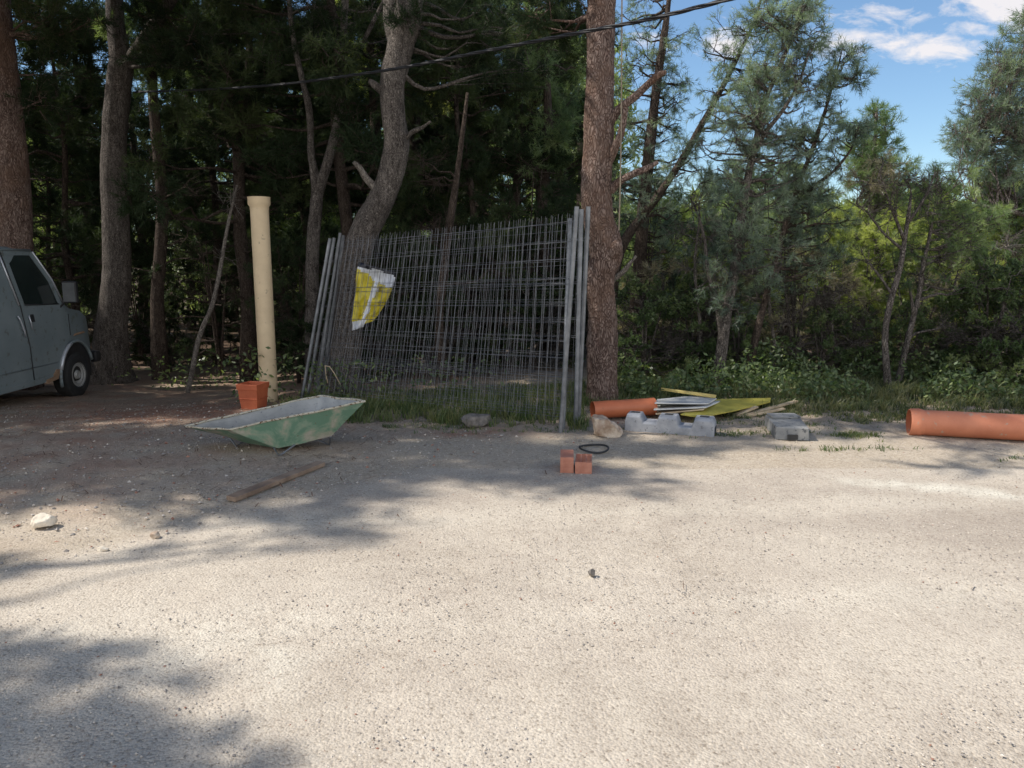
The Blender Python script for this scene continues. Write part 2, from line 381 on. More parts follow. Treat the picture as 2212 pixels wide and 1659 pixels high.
# ------------------------------------------------------------------ trees
def catmull(pts, step):
    """pts with radius -> dense path"""
    P4 = [np.array(p, float) for p in pts]; out = []
    Q = [2 * P4[0] - P4[1]] + P4 + [2 * P4[-1] - P4[-2]]
    for i in range(1, len(Q) - 2):
        a, b, c, d = Q[i - 1], Q[i], Q[i + 1], Q[i + 2]; n = max(2, int(np.linalg.norm((c - b)[:3]) / step))
        for k in range(n):
            t = k / n; out.append(.5 * (2 * b + (c - a) * t + (2 * a - 5 * b + 4 * c - d) * t * t + (3 * b - a - 3 * c + d) * t ** 3))
    out.append(P4[-1]); return np.array(out)
def nrm(a): return a / (np.linalg.norm(a, axis=-1, keepdims=True) + 1e-9)
class Fol:
    """needle tufts: position, direction, tone"""
    def __init__(s, rs, s0=.25): s.p = []; s.d = []; s.t = []; s.rs = rs; s.s0 = s0
    def spray(s, a, b, n, tone):
        """tufts along a twig from a to b"""
        k = np.linspace(s.s0, 1, n)[:, None]; p = a + (b - a) * k + s.rs.normal(0, .012, (n, 3)); d = np.repeat([b - a], n, 0)
        s.p.append(p); s.d.append(nrm(d) + s.rs.normal(0, .3, (n, 3)) + (0, 0, .15)); s.t.append(np.full(n, tone) + s.rs.normal(0, .08, n))
    def mesh(s, name, mat, parent, per=10, L=.085, Wd=.0045, spread=.75, origin=(0, 0, 0)):
        if not s.p: return None
        p = np.concatenate(s.p); d = nrm(np.concatenate(s.d)); t = np.concatenate(s.t); n = len(p); rs = s.rs
        p = np.repeat(p, per, 0); d = np.repeat(d, per, 0); t = np.repeat(t, per)
        nd = nrm(d * (.45 + .5 * rs.rand(len(p), 1)) + nrm(rs.normal(0, 1, (len(p), 3))) * spread)
        q = p + d * (rs.rand(len(p), 1) - .5) * L * .7; tip = q + nd * L * (.65 + .6 * rs.rand(len(p), 1)) - np.array((0, 0, 1.)) * L * .1 * rs.rand(len(p), 1)
        sd_ = nrm(np.cross(nd, rs.normal(0, 1, (len(p), 3)))) * Wd / 2
        V = np.stack([q - sd_, q + sd_, tip], 1).reshape(-1, 3)
        return np_mesh(name, V, 3, mat, parent, np.repeat(t, 3), origin)
def limb_path(a, b, rs, sag=.12, n=6, r0=.03, r1=.006):
    a = np.array(a, float); b = np.array(b, float); L = np.linalg.norm(b - a); out = []
    j = rs.normal(0, .05 * L, (n + 1, 3))
    for k in range(n + 1):
        t = k / n; w = 4 * t * (1 - t) 
        out.append((*(a + (b - a) * t + np.array((0, 0, -sag * L)) * w * .6 + j[k] * (w ** .5)), r0 + (r1 - r0) * t ** .8))
    return out
def tree(name, label, paths, clumps=(), bare=(), stubs=(), bmat='bark', fmat='needle', seed=1, cat='pine tree', group=None, per=10, L=.085, Wd=.0045,
         wob=.012, sides=14, ring=.07, tw=1.0, limbr=.35, sub=9, tuft=6, spread=.75, s0=.25):
    """paths: list of [(x,y,z,r)...]; clumps: (x,y,z,radius,density[,tone]); bare: (x,y,z,radius,n) leafless twigs; stubs: [(x,y,z,r)...]"""
    rs = np.random.RandomState(seed); base = Vector(paths[0][0][:3]); e = empty(name, base, label, cat, group)
    mb = MB(); dense = []
    for pa in paths:
        c = catmull(pa, ring); dense.append(c)
        n = sides if max(c[:, 3]) > .05 else 7
        mb.tube(c[:, :3], list(np.maximum(c[:, 3], .003)), n, wob=wob * min(1, max(c[:, 3]) / .12), wsc=7)
    allp = np.concatenate(dense)
    fol = Fol(rs, s0)
    def source(c):
        dz = c[2] - allp[:, 2]; dist = np.linalg.norm(allp[:, :3] - c, axis=1) + np.where(dz < 0.05, 2.5 * np.abs(dz), 0)
        return allp[int(np.argmin(dist))]
    for ci, cl in enumerate(list(clumps) + [tuple(b_) + ('bare',) for b_ in bare]):
        isb = cl[-1] == 'bare'
        c = np.array(cl[:3], float); rad = cl[3]; dens = cl[4]; tone = (cl[5] if len(cl) > 5 and not isb else rs.rand()) 
        s = source(c); a = s[:3]; Lm = np.linalg.norm(c - a)
        if Lm > .15:
            lp = limb_path(a, c, rs, sag=.10 if not isb else -.05, n=max(4, int(Lm / .35)), r0=clampf(.012 + .014 * Lm, .006, max(.008, s[3] * .7)), r1=.005)
            cc = catmull(lp, .12); mb.tube(cc[:, :3], list(cc[:, 3]), 6, cap=False); along = cc[int(len(cc) * .45):, :3]
        else: along = allp[np.argsort(np.linalg.norm(allp[:, :3] - c, axis=1))[:5], :3]
        ns = max(2, int(dens * sub))
        for k in range(ns):
            u = nrm(rs.normal(0, 1, 3)); q = c + u * rad * (.45 + .6 * rs.rand()) * (1, 1, .85)
            st = along[rs.randint(len(along))] if rs.rand() < .45 else c + rs.normal(0, .12 * rad, 3)
            q[2] += .12 * rad
            mpt = (st + q) / 2 + rs.normal(0, .08 * rad, 3)
            mb.tube([st, mpt, q], [.0055 * tw, .004 * tw, .002 * tw], 4, cap=False)
            for h in range(3 if not isb else 4):
                s0 = st + (q - st) * (.35 + .2 * h) if h < 2 else mpt; dr = nrm((q - st) + rs.normal(0, .6, 3) * np.linalg.norm(q - st)); q2 = s0 + dr * (rad * (.3 + .25 * rs.rand()) + .04)
                mb.tube([s0, q2], [.003 * tw, .0014 * tw], 3, cap=False)
                if not isb: fol.spray(s0, q2, max(2, int(tuft * .6)), tone)
            if not isb: fol.spray(mpt, q, tuft, tone)
    mb.build('trunk', M[bmat], e, smooth=True)
    for sp in stubs:
        mp = sp[1] if isinstance(sp, tuple) and isinstance(sp[1], str) else bmat; pts = sp[0] if isinstance(sp, tuple) else sp
        c = catmull(pts, .04); q = MB().tube(c[:, :3], list(c[:, 3]), 10, wob=.006, wsc=12)
        q.build('branch_stub', M[mp], e, smooth=True, auto=True)
    o = fol.mesh('crown', M[fmat], e, per, L, Wd, spread, base)
    return e
def pth(pts, rr):
    """bearing/distance survey of a stem -> path; pts (px,py,dist), rr radius in the same units as px"""
    out = []
    for (px, py, d), w in zip(pts, rr): p = P(px, py, d); out.append((p.x, p.y, p.z, w / 2 * d / FPX))
    return out
def rooted(path, dep=.25, flare=1.35):
    """carry the foot of a stem into the ground with a root flare"""
    x, y, z, r = path[0]; g_ = gz(x, y); x1, y1, z1, r1 = path[1]
    return [(x, y, g_ - dep, r * flare * 1.15), (x, y, g_ + .02, r * flare), (x + (x1 - x) * .25, y + (y1 - y) * .25, g_ + (z1 - g_) * .25, r * 1.06)] + path[1:]
def cl(px, py, d, r, dens=1.0, tone=None):
    p = P(px, py, d); return (p.x, p.y, p.z, r, dens) + ((tone,) if tone is not None else ())
def to_ground(p):
    t_ = (p[2]) / SUN.z; return (p[0] - SUN.x * t_, p[1] - SUN.y * t_, 0.0)
# outline of the open, sunlit part of the track (survey units on the ground)
LIT = [(-900, 1125), (0, 1122), (110, 1118), (180, 1150), (420, 1152), (560, 1168), (740, 1168), (900, 1135), (960, 1085), (1100, 1062), (1330, 1052), (1480, 1030), (1640, 1010), (1560, 958),
       (1900, 952), (1930, 1010), (2080, 1040), (2300, 1075), (3300, 1100), (3800, 1659), (3800, 2400), (3000, 9000), (-3000, 9000), (-1200, 1900)]
DARK = [[(-300, 1292), (70, 1298), (260, 1322), (200, 1346), (-300, 1352)], [(-300, 1402), (180, 1408), (340, 1435), (380, 1480), (310, 1545), (200, 1565), (-300, 1555)],
        [(-300, 1580), (330, 1590), (520, 1620), (620, 1700), (360, 1900), (-300, 1900)], [(-300, 1225), (60, 1232), (50, 1245), (-300, 1250)]]
def is_lit(x, y):
    d = disp((x, y, 0.0))
    if not inpoly(d, LIT): return False
    return not any(inpoly(d, q) for q in DARK)
rs0 = np.random.RandomState(11)
# ---- hero trunks
# broad pine by the fence
pa = rooted(flare=1.12, path=pth([(1300, 868, 8.4), (1300, 780, 8.4), (1302, 690, 8.4), (1296, 600, 8.4), (1308, 545, 8.4), (1292, 470, 8.4), (1290, 400, 8.4), (1292, 300, 8.42), (1296, 200, 8.45), (1297, 100, 8.5), (1300, 0, 8.55), (1306, -150, 8.6), (1296, -420, 8.7), (1320, -700, 8.8)],
                [66, 64, 63, 63, 71, 65, 64, 62, 60, 58, 56, 52, 42, 26], ))
def ps(pts, w): return pth(pts, w)
st = [ps([(1318, 262, 8.4), (1335, 238, 8.35), (1368, 212, 8.3), (1400, 182, 8.25), (1420, 163, 8.2), (1438, 156, 8.2)], [21, 18, 16, 15, 13, 9]),
      (ps([(1312, 355, 8.35), (1328, 320, 8.28), (1340, 292, 8.25), (1347, 262, 8.25), (1352, 233, 8.25)], [21, 18, 16, 14, 12]), 'bark_red'),
      ps([(1318, 412, 8.35), (1340, 390, 8.3), (1370, 375, 8.22), (1400, 362, 8.2), (1421, 350, 8.2)], [20, 16, 14, 12, 9]),
      (ps([(1322, 605, 8.4), (1345, 588, 8.35), (1362, 568, 8.3), (1374, 553, 8.3)], [14, 11, 9, 6]), 'bark_pale'),
      (ps([(1322, 545, 8.3), (1332, 530, 8.25), (1337, 520, 8.24)], [40, 30, 14]), 'bark_red')]
CAN = {k: [] for k in 'ABCDEFGH'}
# leaning pine behind the left of the panels
pb = rooted(pth([(742, 838, 9.9), (748, 740, 9.9), (758, 640, 9.9), (768, 560, 9.9), (792, 490, 9.9), (826, 428, 9.9), (846, 370, 9.9), (857, 310, 9.9), (850, 250, 9.9), (848, 180, 9.9), (866, 100, 10), (880, 40, 10), (886, -10, 10), (880, -200, 10.1), (920, -480, 10.2)],
                [70, 65, 61, 61, 59, 56, 54, 52, 50, 50, 54, 56, 50, 42, 24]))
pb2 = pth([(866, 100, 10), (846, 40, 10.1), (846, -40, 10.2), (800, -260, 10.3)], [44, 36, 34, 16])
stb = [(ps([(808, 404, 9.85), (790, 384, 9.8), (776, 362, 9.75), (764, 350, 9.7)], [16, 15, 12, 8]), 'bark_pale'),
       ps([(872, 305, 9.9), (890, 285, 9.8), (912, 276, 9.75), (930, 262, 9.7)], [12, 10, 8, 4]),
       ps([(800, 176, 9.9), (812, 186, 9.85), (836, 205, 9.9)], [12, 16, 18])]
# two trunks at the left edge
pc = rooted(pth([(36, 830, 12.4), (34, 640, 12.4), (36, 520, 12.4), (28, 380, 12.4), (18, 260, 12.4), (6, 130, 12.4), (-4, 0, 12.4), (-20, -300, 12.5), (30, -600, 12.6)], [78, 66, 62, 62, 58, 52, 46, 38, 20]))
pd = rooted(pth([(238, 803, 13.2), (240, 720, 13.2), (252, 600, 13.2), (250, 480, 13.2), (246, 380, 13.2), (248, 280, 13.2), (256, 190, 13.2), (262, 130, 13.2), (250, 60, 13.2), (246, -20, 13.2), (230, -300, 13.3)], [82, 66, 58, 53, 51, 48, 49, 47, 36, 32, 16]))
pd2 = pth([(260, 160, 13.2), (296, 110, 13.1), (330, 60, 13), (368, 0, 12.9), (430, -120, 12.8), (480, -320, 12.8)], [30, 28, 26, 24, 18, 8])
# forked slender pine
pe = rooted(pth([(676, 800, 11.6), (674, 650, 11.6), (676, 520, 11.6), (684, 440, 11.6), (684, 400, 11.6), (672, 330, 11.6), (668, 240, 11.6), (650, 160, 11.6), (630, 60, 11.6), (620, -80, 11.6), (600, -300, 11.6)], [34, 30, 28, 26, 22, 15, 14, 12, 10, 8, 5]))
pe2 = pth([(684, 430, 11.6), (708, 350, 11.55), (728, 270, 11.5), (738, 200, 11.5), (744, 110, 11.5), (744, 20, 11.5), (760, -100, 11.5), (770, -300, 11.4)], [22, 20, 18, 18, 17, 15, 12, 7])
pe3 = pth([(738, 190, 11.5), (770, 120, 11.4), (800, 60, 11.3), (830, 0, 11.2)], [12, 10, 9, 7])
# trees standing left of the frame; their crowns shade the verge and the corner of the track
def vtrunk(x, y, h, r, lean=(0, 0)):
    return [(x, y, gz(x, y) - .25, r * 1.4), (x, y, gz(x, y) + .05, r * 1.25), (x + lean[0] * .3, y + lean[1] * .3, h * .3, r), (x + lean[0] * .6 + .1, y + lean[1] * .6, h * .6, r * .8), (x + lean[0], y + lean[1], h, r * .25)]
pf = vtrunk(-9.4, 6.6, 9.0, .2, (.8, 0)); pg = vtrunk(-10.3, 9.6, 9.5, .21, (.6, -.3)); ph = vtrunk(-9.3, 2.9, 7.6, .17, (.4, .1))
trunks = {'A': pa, 'B': pb, 'C': pc, 'D': pd, 'E': pe, 'F': pf, 'G': pg, 'H': ph}
tops = {k: np.array([q[:3] for q in v if q[2] > 4.0] or [v[-1][:3]]) for k, v in trunks.items()}
# canopy: foliage masses wherever the photograph's ground lies in shade, carried by the nearest trunk
n_shade = 0
for yy in np.arange(2.1, 12.5, .43):
    for xx in np.arange(-9.5, 5.2, .43):
        x = xx + rs0.uniform(-.16, .16); y = yy + rs0.uniform(-.16, .16)
        if is_lit(x, y): continue
        if x > 1.3 and y > 7.9 or x > 0 and y < 5.2: continue
        if any(is_lit(x + a, y + b) for a, b in ((.2, 0), (-.2, 0), (0, .22), (0, -.22))) and rs0.rand() < .75: continue
        if x > 1.2 and 5.2 < y < 6.45 and rs0.rand() < .45: continue
        if rs0.rand() < (.1 if x > -1.5 else .16): continue
        dp = disp((x, y, 0))
        # flecks of sun on the verge
        if any((dp[0] - a) ** 2 / b ** 2 + (dp[1] - c) ** 2 / d ** 2 < 1 for a, b, c, d in ((330, 80, 1088, 16), (180, 60, 938, 9), (340, 50, 872, 9), (60, 60, 1100, 16), (1130, 90, 1050, 14))): continue
        for rep in range(2 if y > 4.5 and x < 1.5 else 1):
            h = rs0.uniform(5.6, 8.2); q = Vector((x, y, 0)) + SUN * (h / SUN.z)
            if disp(q)[1] > -60: 
                h += 1.5; q = Vector((x, y, 0)) + SUN * (h / SUN.z)
            best = min(tops, key=lambda k: min(np.linalg.norm(tops[k][:, :2] - np.array((q.x, q.y)), axis=1)))
            CAN[best].append((q.x, q.y, q.z, rs0.uniform(.38, .5), 1.15)); n_shade += 1
for yy in np.arange(1.9, 4.6, .3):
    for xx in np.arange(-4.2, -.4, .3):
        x = xx + rs0.uniform(-.08, .08); y = yy + rs0.uniform(-.08, .08)
        if any(inpoly(disp((x, y, 0)), q_) for q_ in DARK): h = rs0.uniform(5.4, 6.6); q = Vector((x, y, 0)) + SUN * (h / SUN.z); CAN['H'].append((q.x, q.y, q.z, .27, 1.2)); n_shade += 1
print('canopy clumps', n_shade, {k: len(v) for k, v in CAN.items()})
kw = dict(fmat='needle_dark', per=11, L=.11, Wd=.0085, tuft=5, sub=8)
rn = np.random.RandomState
def vis(lst, seed, fm=1.0):
    """scatter visible foliage: lst of (px0,px1,py0,py1,d0,d1,n,rmin,rmax)"""
    r = rn(seed); out = []
    for (a, b, c, d, e, f, n, r0, r1) in lst:
        for _ in range(n):
            q = cl(r.uniform(a, b), r.uniform(c, d), r.uniform(e, f), r.uniform(r0, r1), fm)
            if q[2] > 1.0 and not is_lit(*to_ground(q)[:2]) or q[2] < 2.2: out.append(q)
    return out
tree('pine_tree', 'thick reddish pine trunk with sawn limb stubs beside the posts of the mesh panels', [pa], CAN['A'] + vis([(1150, 1300, 0, 90, 9.0, 9.8, 6, .3, .45)], 3), stubs=st, bmat='bark_red', seed=1, sides=30, ring=.045, wob=.02, **kw)
tree('pine_tree', 'leaning bent pine trunk behind the yellow and white sack, with a snapped pale stub', [pb, pb2], CAN['B'] + vis([(900, 1180, 0, 150, 9.8, 11, 12, .3, .45)], 4), stubs=stb, bmat='bark_mid', seed=2, sides=26, ring=.05, wob=.016, **kw)
tree('pine_tree', 'reddish brown pine trunk at the left edge, rising behind the parked van roof', [pc], CAN['C'] + vis([(60, 200, 0, 250, 12, 13, 8, .35, .5)], 5), bmat='bark_red', seed=3, sides=24, **kw)
tree('pine_tree', 'thick dark pine trunk just right of the van bonnet, forking near the top', [pd, pd2], CAN['D'] + vis([(300, 560, 0, 170, 12, 13.5, 12, .35, .5)], 6), bmat='bark_mid', seed=4, sides=24, **kw)
tree('pine_tree', 'slender pine forking halfway up between the cream pipe and the mesh panels', [pe, pe2, pe3], CAN['E'] + vis([(560, 840, 0, 160, 11, 12.5, 12, .35, .5)], 7), bmat='bark_mid', seed=5, sides=14, **kw)
tree('pine_tree', 'tall pine standing left of the van, its crown shading the verge', [pf], CAN['F'], seed=6, **kw)
tree('pine_tree', 'tall pine standing behind the van, its crown spreading over the roof', [pg], CAN['G'], seed=7, **kw)
tree('pine_tree', 'tall pine nearest the camera on the left, shading the corner of the track', [ph], CAN['H'], seed=8, **kw)

# ---- the dark wood on the left: prototypes and copies
def copy_tree(o, loc, rz, sc, label=None, group=None):
    c = o.copy(); COL.objects.link(c); c.location = loc; c.rotation_euler = (0, 0, rz); c.scale = (sc, sc, sc)
    if label: c['label'] = label
    if group: c['group'] = group
    for ch in list(o.children):
        d = ch.copy(); COL.objects.link(d); d.parent = c
    return c
def proto(seed, h, r, c0, crad, n, fm='needle_dark', bm='bark_dark', fork=False, lean=.3, low=0):
    r_ = rn(seed); lx, ly = r_.uniform(-lean, lean, 2)
    path = [(0, 0, -.3, r * 1.4), (0, 0, .03, r * 1.25)] + [(lx * k + r_.normal(0, .06), ly * k + r_.normal(0, .06), h * k, r * (1.05 - .8 * k)) for k in (.15, .3, .45, .6, .8, 1)]
    paths = [path]
    if fork: a = path[4]; paths.append([a, (a[0] + .35, a[1] + .1, a[2] + h * .15, r * .6), (a[0] + .6, a[1] + .3, a[2] + h * .4, r * .3)])
    cs = []
    for _ in range(n):
        k = r_.uniform(c0, 1.02); a = r_.uniform(0, 6.28); q = crad * (1.15 - .75 * max(0, (k - c0) / (1.02 - c0)) ** 1.5) * math.sqrt(r_.uniform(.05, 1))
        cs.append((lx * k + q * math.cos(a), ly * k + q * math.sin(a), h * k, r_.uniform(.32, .5), 1.0))
    bs = [(r_.uniform(-1, 1) * 1.1, r_.uniform(-1, 1) * 1.1, r_.uniform(h * .15, h * c0), .45, .8) for _ in range(low)]
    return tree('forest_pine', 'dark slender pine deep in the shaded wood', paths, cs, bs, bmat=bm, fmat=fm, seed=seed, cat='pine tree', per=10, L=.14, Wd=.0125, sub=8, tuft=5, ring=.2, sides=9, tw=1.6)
WOODG = 'pines of the shaded wood behind the van and the mesh panels'
PR = [proto(21, 7.5, .11, .28, 1.7, 62, low=5), proto(22, 8.2, .14, .33, 1.9, 62, fork=True, low=5), proto(23, 6.6, .08, .22, 1.5, 56, low=4)]
spots = [(-12.5, 14.2), (-10.6, 16), (-8.6, 15.2), (-6.2, 16.2), (-4.6, 13.4), (-4.1, 15.6), (-2.6, 12.6), (-1.9, 15.2), (-.6, 12.4), (.1, 14.4),
         (-14, 18.5), (-11.5, 19.5), (-9, 18.8), (-7, 20.5), (-4.8, 18.6), (-2.8, 19.4), (-.8, 17.6), (.6, 18.6), (-16.5, 22), (-12.8, 24), (-9.4, 24.2), (-5.8, 23.6), (-2.2, 23.4), (.8, 23), (-13.2, 11.4), (-15, 15), (-18, 18), (-11.9, 12.6), (-7.6, 27.5), (-3.6, 28), (-14.8, 28)]
def wood_label(x, y):
    px = CX + FPX * x / y
    where = 'behind the van' if px < 190 else 'just right of the forked dark trunk' if px < 420 else 'left of the cream pipe' if px < 560 else 'between the cream pipe and the mesh panels' if px < 700 else 'through the left of the mesh panels' if px < 900 else 'through the middle of the mesh panels' if px < 1080 else 'through the right of the mesh panels'
    return 'dark slender pine ' + where + (', front of the wood' if y < 14 else ', second row' if y < 17.5 else ', deep in shade' if y < 22 else ', deepest in shade')
for i, (x, y) in enumerate(spots):
    r_ = rn(100 + i); p = PR[i % 3]; loc = (x, y, gz(x, y)); rz = r_.uniform(0, 6.28); sc = r_.uniform(.88, 1.1) * (1.15 if y > 20 else 1)
    if i < 3: p.location = loc; p.rotation_euler = (0, 0, rz); p['group'] = WOODG; p['label'] = wood_label(x, y)
    else: copy_tree(p, loc, rz, sc, wood_label(x, y), WOODG)

# ---- trees on the right, against the sky
hk = dict(s0=.6, per=10, L=.085, Wd=.0052, tuft=4, sub=6, ring=.1, wob=.008)
def silh(lst, d0, d1, seed, dens=1.0, r0=.16, r1=.26):
    """clumps scattered in surveyed discs (px, py, radius px, n)"""
    r = rn(seed); out = []
    for (x, y, q, n) in lst:
        for _ in range(n):
            a = r.uniform(0, 6.28); k = q * math.sqrt(r.rand()); out.append(cl(x + k * math.cos(a), y + k * math.sin(a), r.uniform(d0, d1), r.uniform(r0, r1) * 1.35, dens * .72))
    return out
t6 = rooted(pth([(1318, 850, 10.4), (1322, 650, 10.4), (1345, 530, 10.4), (1420, 425, 10.4), (1470, 350, 10.3), (1510, 280, 10.3), (1560, 190, 10.2), (1600, 110, 10.2), (1632, 40, 10.2), (1650, -30, 10.2)], [26, 22, 20, 17, 15, 13, 10, 8, 6, 3]), flare=1.15)
tree('leaning_pine', 'thin dark pine stem leaning right across the sky behind the thick trunk', [t6],
     silh([(1560, 230, 55, 5), (1600, 130, 45, 6), (1635, 50, 40, 7), (1500, 330, 60, 5), (1450, 420, 60, 4), (1545, 100, 40, 3), (1640, 150, 40, 3)], 10.0, 10.5, 31, .8), bmat='bark_dark', fmat='needle_blue', seed=31, **hk)
t6b = rooted(pth([(1372, 850, 10.9), (1380, 600, 10.9), (1400, 350, 10.8), (1420, 180, 10.8), (1440, 40, 10.8), (1450, -60, 10.8)], [40, 30, 24, 18, 12, 5]), flare=1.15)
tree('bushy_pine', 'dense blue-green pine filling the gap right of the thick trunk', [t6b],
     silh([(1395, 170, 60, 8), (1420, 80, 60, 7), (1450, 150, 50, 6), (1400, 270, 70, 9), (1450, 240, 50, 6), (1390, 380, 70, 8), (1450, 330, 60, 5), (1420, 470, 80, 9), (1385, 30, 40, 4)], 10.6, 11.6, 32, .9, .17, .25), [(P(1430, 560, 10.8).x, 10.8, P(1430, 560, 10.8).z, .4, 1)], bmat='bark_dark', fmat='needle_blue', seed=32, **hk)
t7 = rooted(pth([(1548, 852, 9.3), (1556, 780, 9.3), (1566, 700, 9.3), (1582, 610, 9.3), (1596, 520, 9.3), (1606, 440, 9.3), (1618, 370, 9.3), (1634, 300, 9.3), (1652, 220, 9.3), (1690, 130, 9.3), (1720, 60, 9.3), (1750, -10, 9.3), (1765, -70, 9.3)], [32, 27, 24, 21, 19, 17, 15, 12, 10, 8, 6, 4, 2]))
t7b = pth([(1560, 740, 9.3), (1548, 650, 9.25), (1530, 590, 9.2), (1522, 520, 9.2), (1510, 470, 9.2), (1492, 430, 9.2)], [14, 12, 9, 7, 5, 3])
t7c = pth([(1625, 340, 9.3), (1650, 290, 9.25), (1690, 240, 9.2), (1725, 180, 9.2), (1745, 120, 9.2)], [12, 10, 8, 6, 3])
tree('tall_young_pine', 'tallest young pine on the right, wispy crown reaching the top of the picture', [t7, t7b, t7c],
     silh([(1700, 40, 38, 9), (1650, 40, 35, 6), (1735, 100, 42, 10), (1680, 130, 50, 12), (1640, 190, 55, 12), (1710, 200, 50, 10), (1600, 260, 60, 12), (1670, 290, 60, 12), (1740, 20, 25, 6), (1570, 340, 60, 9), (1640, 380, 70, 10), (1700, 360, 50, 7), (1560, 430, 60, 7), (1755, 170, 20, 3), (1610, 450, 60, 9), (1540, 520, 70, 9), (1660, 540, 60, 8), (1590, 620, 70, 6)], 8.95, 9.75, 33, .85, .13, .21),
     [(P(1500, 440, 9.2).x, 9.2, P(1500, 440, 9.2).z, .2, 1.5), (P(1520, 520, 9.2).x, 9.2, P(1520, 520, 9.2).z, .22, 1.5), (P(1590, 300, 9.2).x, 9.2, P(1590, 300, 9.2).z, .3, 1.4), (P(1690, 160, 9.2).x, 9.2, P(1690, 160, 9.2).z, .3, 1.5)], bmat='bark_mid', fmat='needle_blue', seed=33, **hk)
t8 = rooted(pth([(1612, 850, 9.7), (1630, 740, 9.7), (1655, 640, 9.7), (1682, 540, 9.7), (1705, 460, 9.7), (1728, 390, 9.7), (1752, 330, 9.7), (1772, 270, 9.7), (1790, 215, 9.7), (1806, 160, 9.7), (1820, 105, 9.7)], [18, 16, 14, 13, 11, 10, 8, 7, 5, 4, 2]))
t8b = pth([(1715, 430, 9.7), (1760, 400, 9.65), (1800, 370, 9.6), (1840, 320, 9.6), (1856, 270, 9.6)], [9, 8, 6, 4, 2])
tree('slanting_young_pine', 'slanting young pine with an open pointed top, right of the tallest one', [t8, t8b],
     silh([(1820, 118, 12, 3), (1812, 150, 22, 4), (1845, 175, 14, 3), (1790, 190, 20, 3), (1800, 235, 25, 3), (1855, 178, 10, 2), (1780, 290, 28, 3), (1830, 300, 22, 3), (1745, 330, 40, 6), (1715, 400, 45, 7), (1790, 360, 40, 6), (1850, 280, 20, 4), (1670, 460, 45, 6), (1760, 430, 45, 6), (1700, 300, 30, 3), (1740, 500, 60, 9), (1800, 450, 50, 6), (1690, 600, 60, 6), (1780, 560, 50, 5)], 9.45, 9.95, 34, .8, .12, .18),
     bmat='bark_dark', fmat='needle_blue', seed=34, **hk)
t11 = rooted(pth([(1885, 850, 13.5), (1886, 600, 13.5), (1884, 450, 13.5), (1888, 340, 13.5), (1894, 232, 13.5)], [22, 19, 15, 9, 3]))
tree('conical_pine', 'small pointed green pine standing in the sky gap on the right', [t11],
     silh([(1895, 250, 12, 3), (1905, 290, 28, 7), (1870, 320, 28, 6), (1900, 345, 42, 11), (1880, 400, 50, 14), (1930, 400, 35, 8), (1850, 270, 14, 3), (1880, 470, 65, 14), (1900, 540, 70, 14)], 13.1, 14.2, 35, 1.0, .2, .3), fmat='needle', seed=35, s0=.5, per=10, L=.1, Wd=.0065, tuft=5, sub=6, ring=.15)
t9 = rooted(pth([(1918, 852, 9.1), (1914, 780, 9.1), (1912, 720, 9.1), (1924, 650, 9.1), (1944, 580, 9.1), (1954, 520, 9.1), (1962, 470, 9.1), (1968, 420, 9.1)], [16, 15, 13, 12, 11, 9, 8, 5]))
def bl(px, py, d, r, n=1.0): p = P(px, py, d); return (p.x, p.y, p.z, r, n)
t9s = [pth(q, w) for q, w in (([(1954, 520, 9.1), (1930, 460, 9.05), (1915, 420, 9.0), (1900, 370, 9.0)], [8, 6, 4, 2]), ([(1962, 480, 9.1), (1990, 440, 9.1), (2010, 400, 9.1), (2020, 370, 9.1)], [7, 6, 4, 2]),
                              ([(1950, 540, 9.1), (1905, 500, 9.1), (1875, 460, 9.1), (1850, 440, 9.1)], [7, 5, 4, 2]), ([(1930, 640, 9.1), (1895, 590, 9.1), (1870, 560, 9.1)], [7, 5, 2]))]
tree('bare_tree', 'small leafless grey tree with a fan of pale twigs and a few brown needles', [t9] + t9s, silh([(1910, 370, 40, 5), (1880, 400, 30, 3)], 8.9, 9.3, 36, .35, .15, .22),
     [bl(1900, 400, 9, .26, 2.2), (bl(1960, 390, 9.1, .28, 2.4)), bl(2010, 400, 9.1, .25, 2), bl(1870, 450, 9.1, .25, 2), bl(1930, 450, 9, .28, 2), bl(1880, 560, 9.1, .22, 1.5), bl(2000, 460, 9, .25, 1.6)], bmat='bark_mid', fmat='dead', seed=36, cat='tree', **hk)
t10 = rooted(pth([(1936, 852, 9.3), (1955, 760, 9.3), (1972, 690, 9.3), (1986, 630, 9.3), (1994, 575, 9.3), (2010, 500, 9.3), (2020, 440, 9.3)], [14, 12, 11, 10, 8, 6, 3]))
t10b = pth([(1975, 690, 9.3), (1968, 640, 9.25), (1960, 600, 9.2)], [8, 6, 3])
tree('twin_stem_tree', 'slim pale-topped tree leaning right beside the bare grey tree', [t10, t10b], silh([(2010, 420, 40, 6), (2050, 470, 45, 7), (2010, 510, 60, 9), (2060, 400, 40, 7), (2080, 560, 60, 7), (1990, 620, 60, 5), (2100, 470, 60, 8)], 9.2, 9.7, 37, .7, .15, .22), [bl(1990, 600, 9.3, .22, 1.5), bl(2030, 560, 9.3, .25, 1.5), bl(2120, 620, 9.6, .35, 2), bl(2060, 700, 9.6, .3, 1.5)], bmat='bark_mid', fmat='needle', seed=37, cat='tree', **hk)
t12 = rooted(pth([(2420, 880, 11.5), (2400, 600, 11.5), (2370, 380, 11.5), (2330, 180, 11.5), (2300, 0, 11.5), (2290, -150, 11.5)], [56, 46, 38, 28, 16, 6]))
t12l = [pth(q, w) for q, w in (([(2390, 520, 11.5), (2300, 490, 11.2), (2212, 462, 11.0), (2140, 450, 10.9), (2085, 425, 10.8)], [20, 17, 14, 9, 4]), ([(2385, 430, 11.5), (2280, 340, 11.4), (2180, 290, 11.2), (2110, 270, 11.2)], [18, 13, 9, 4]))]
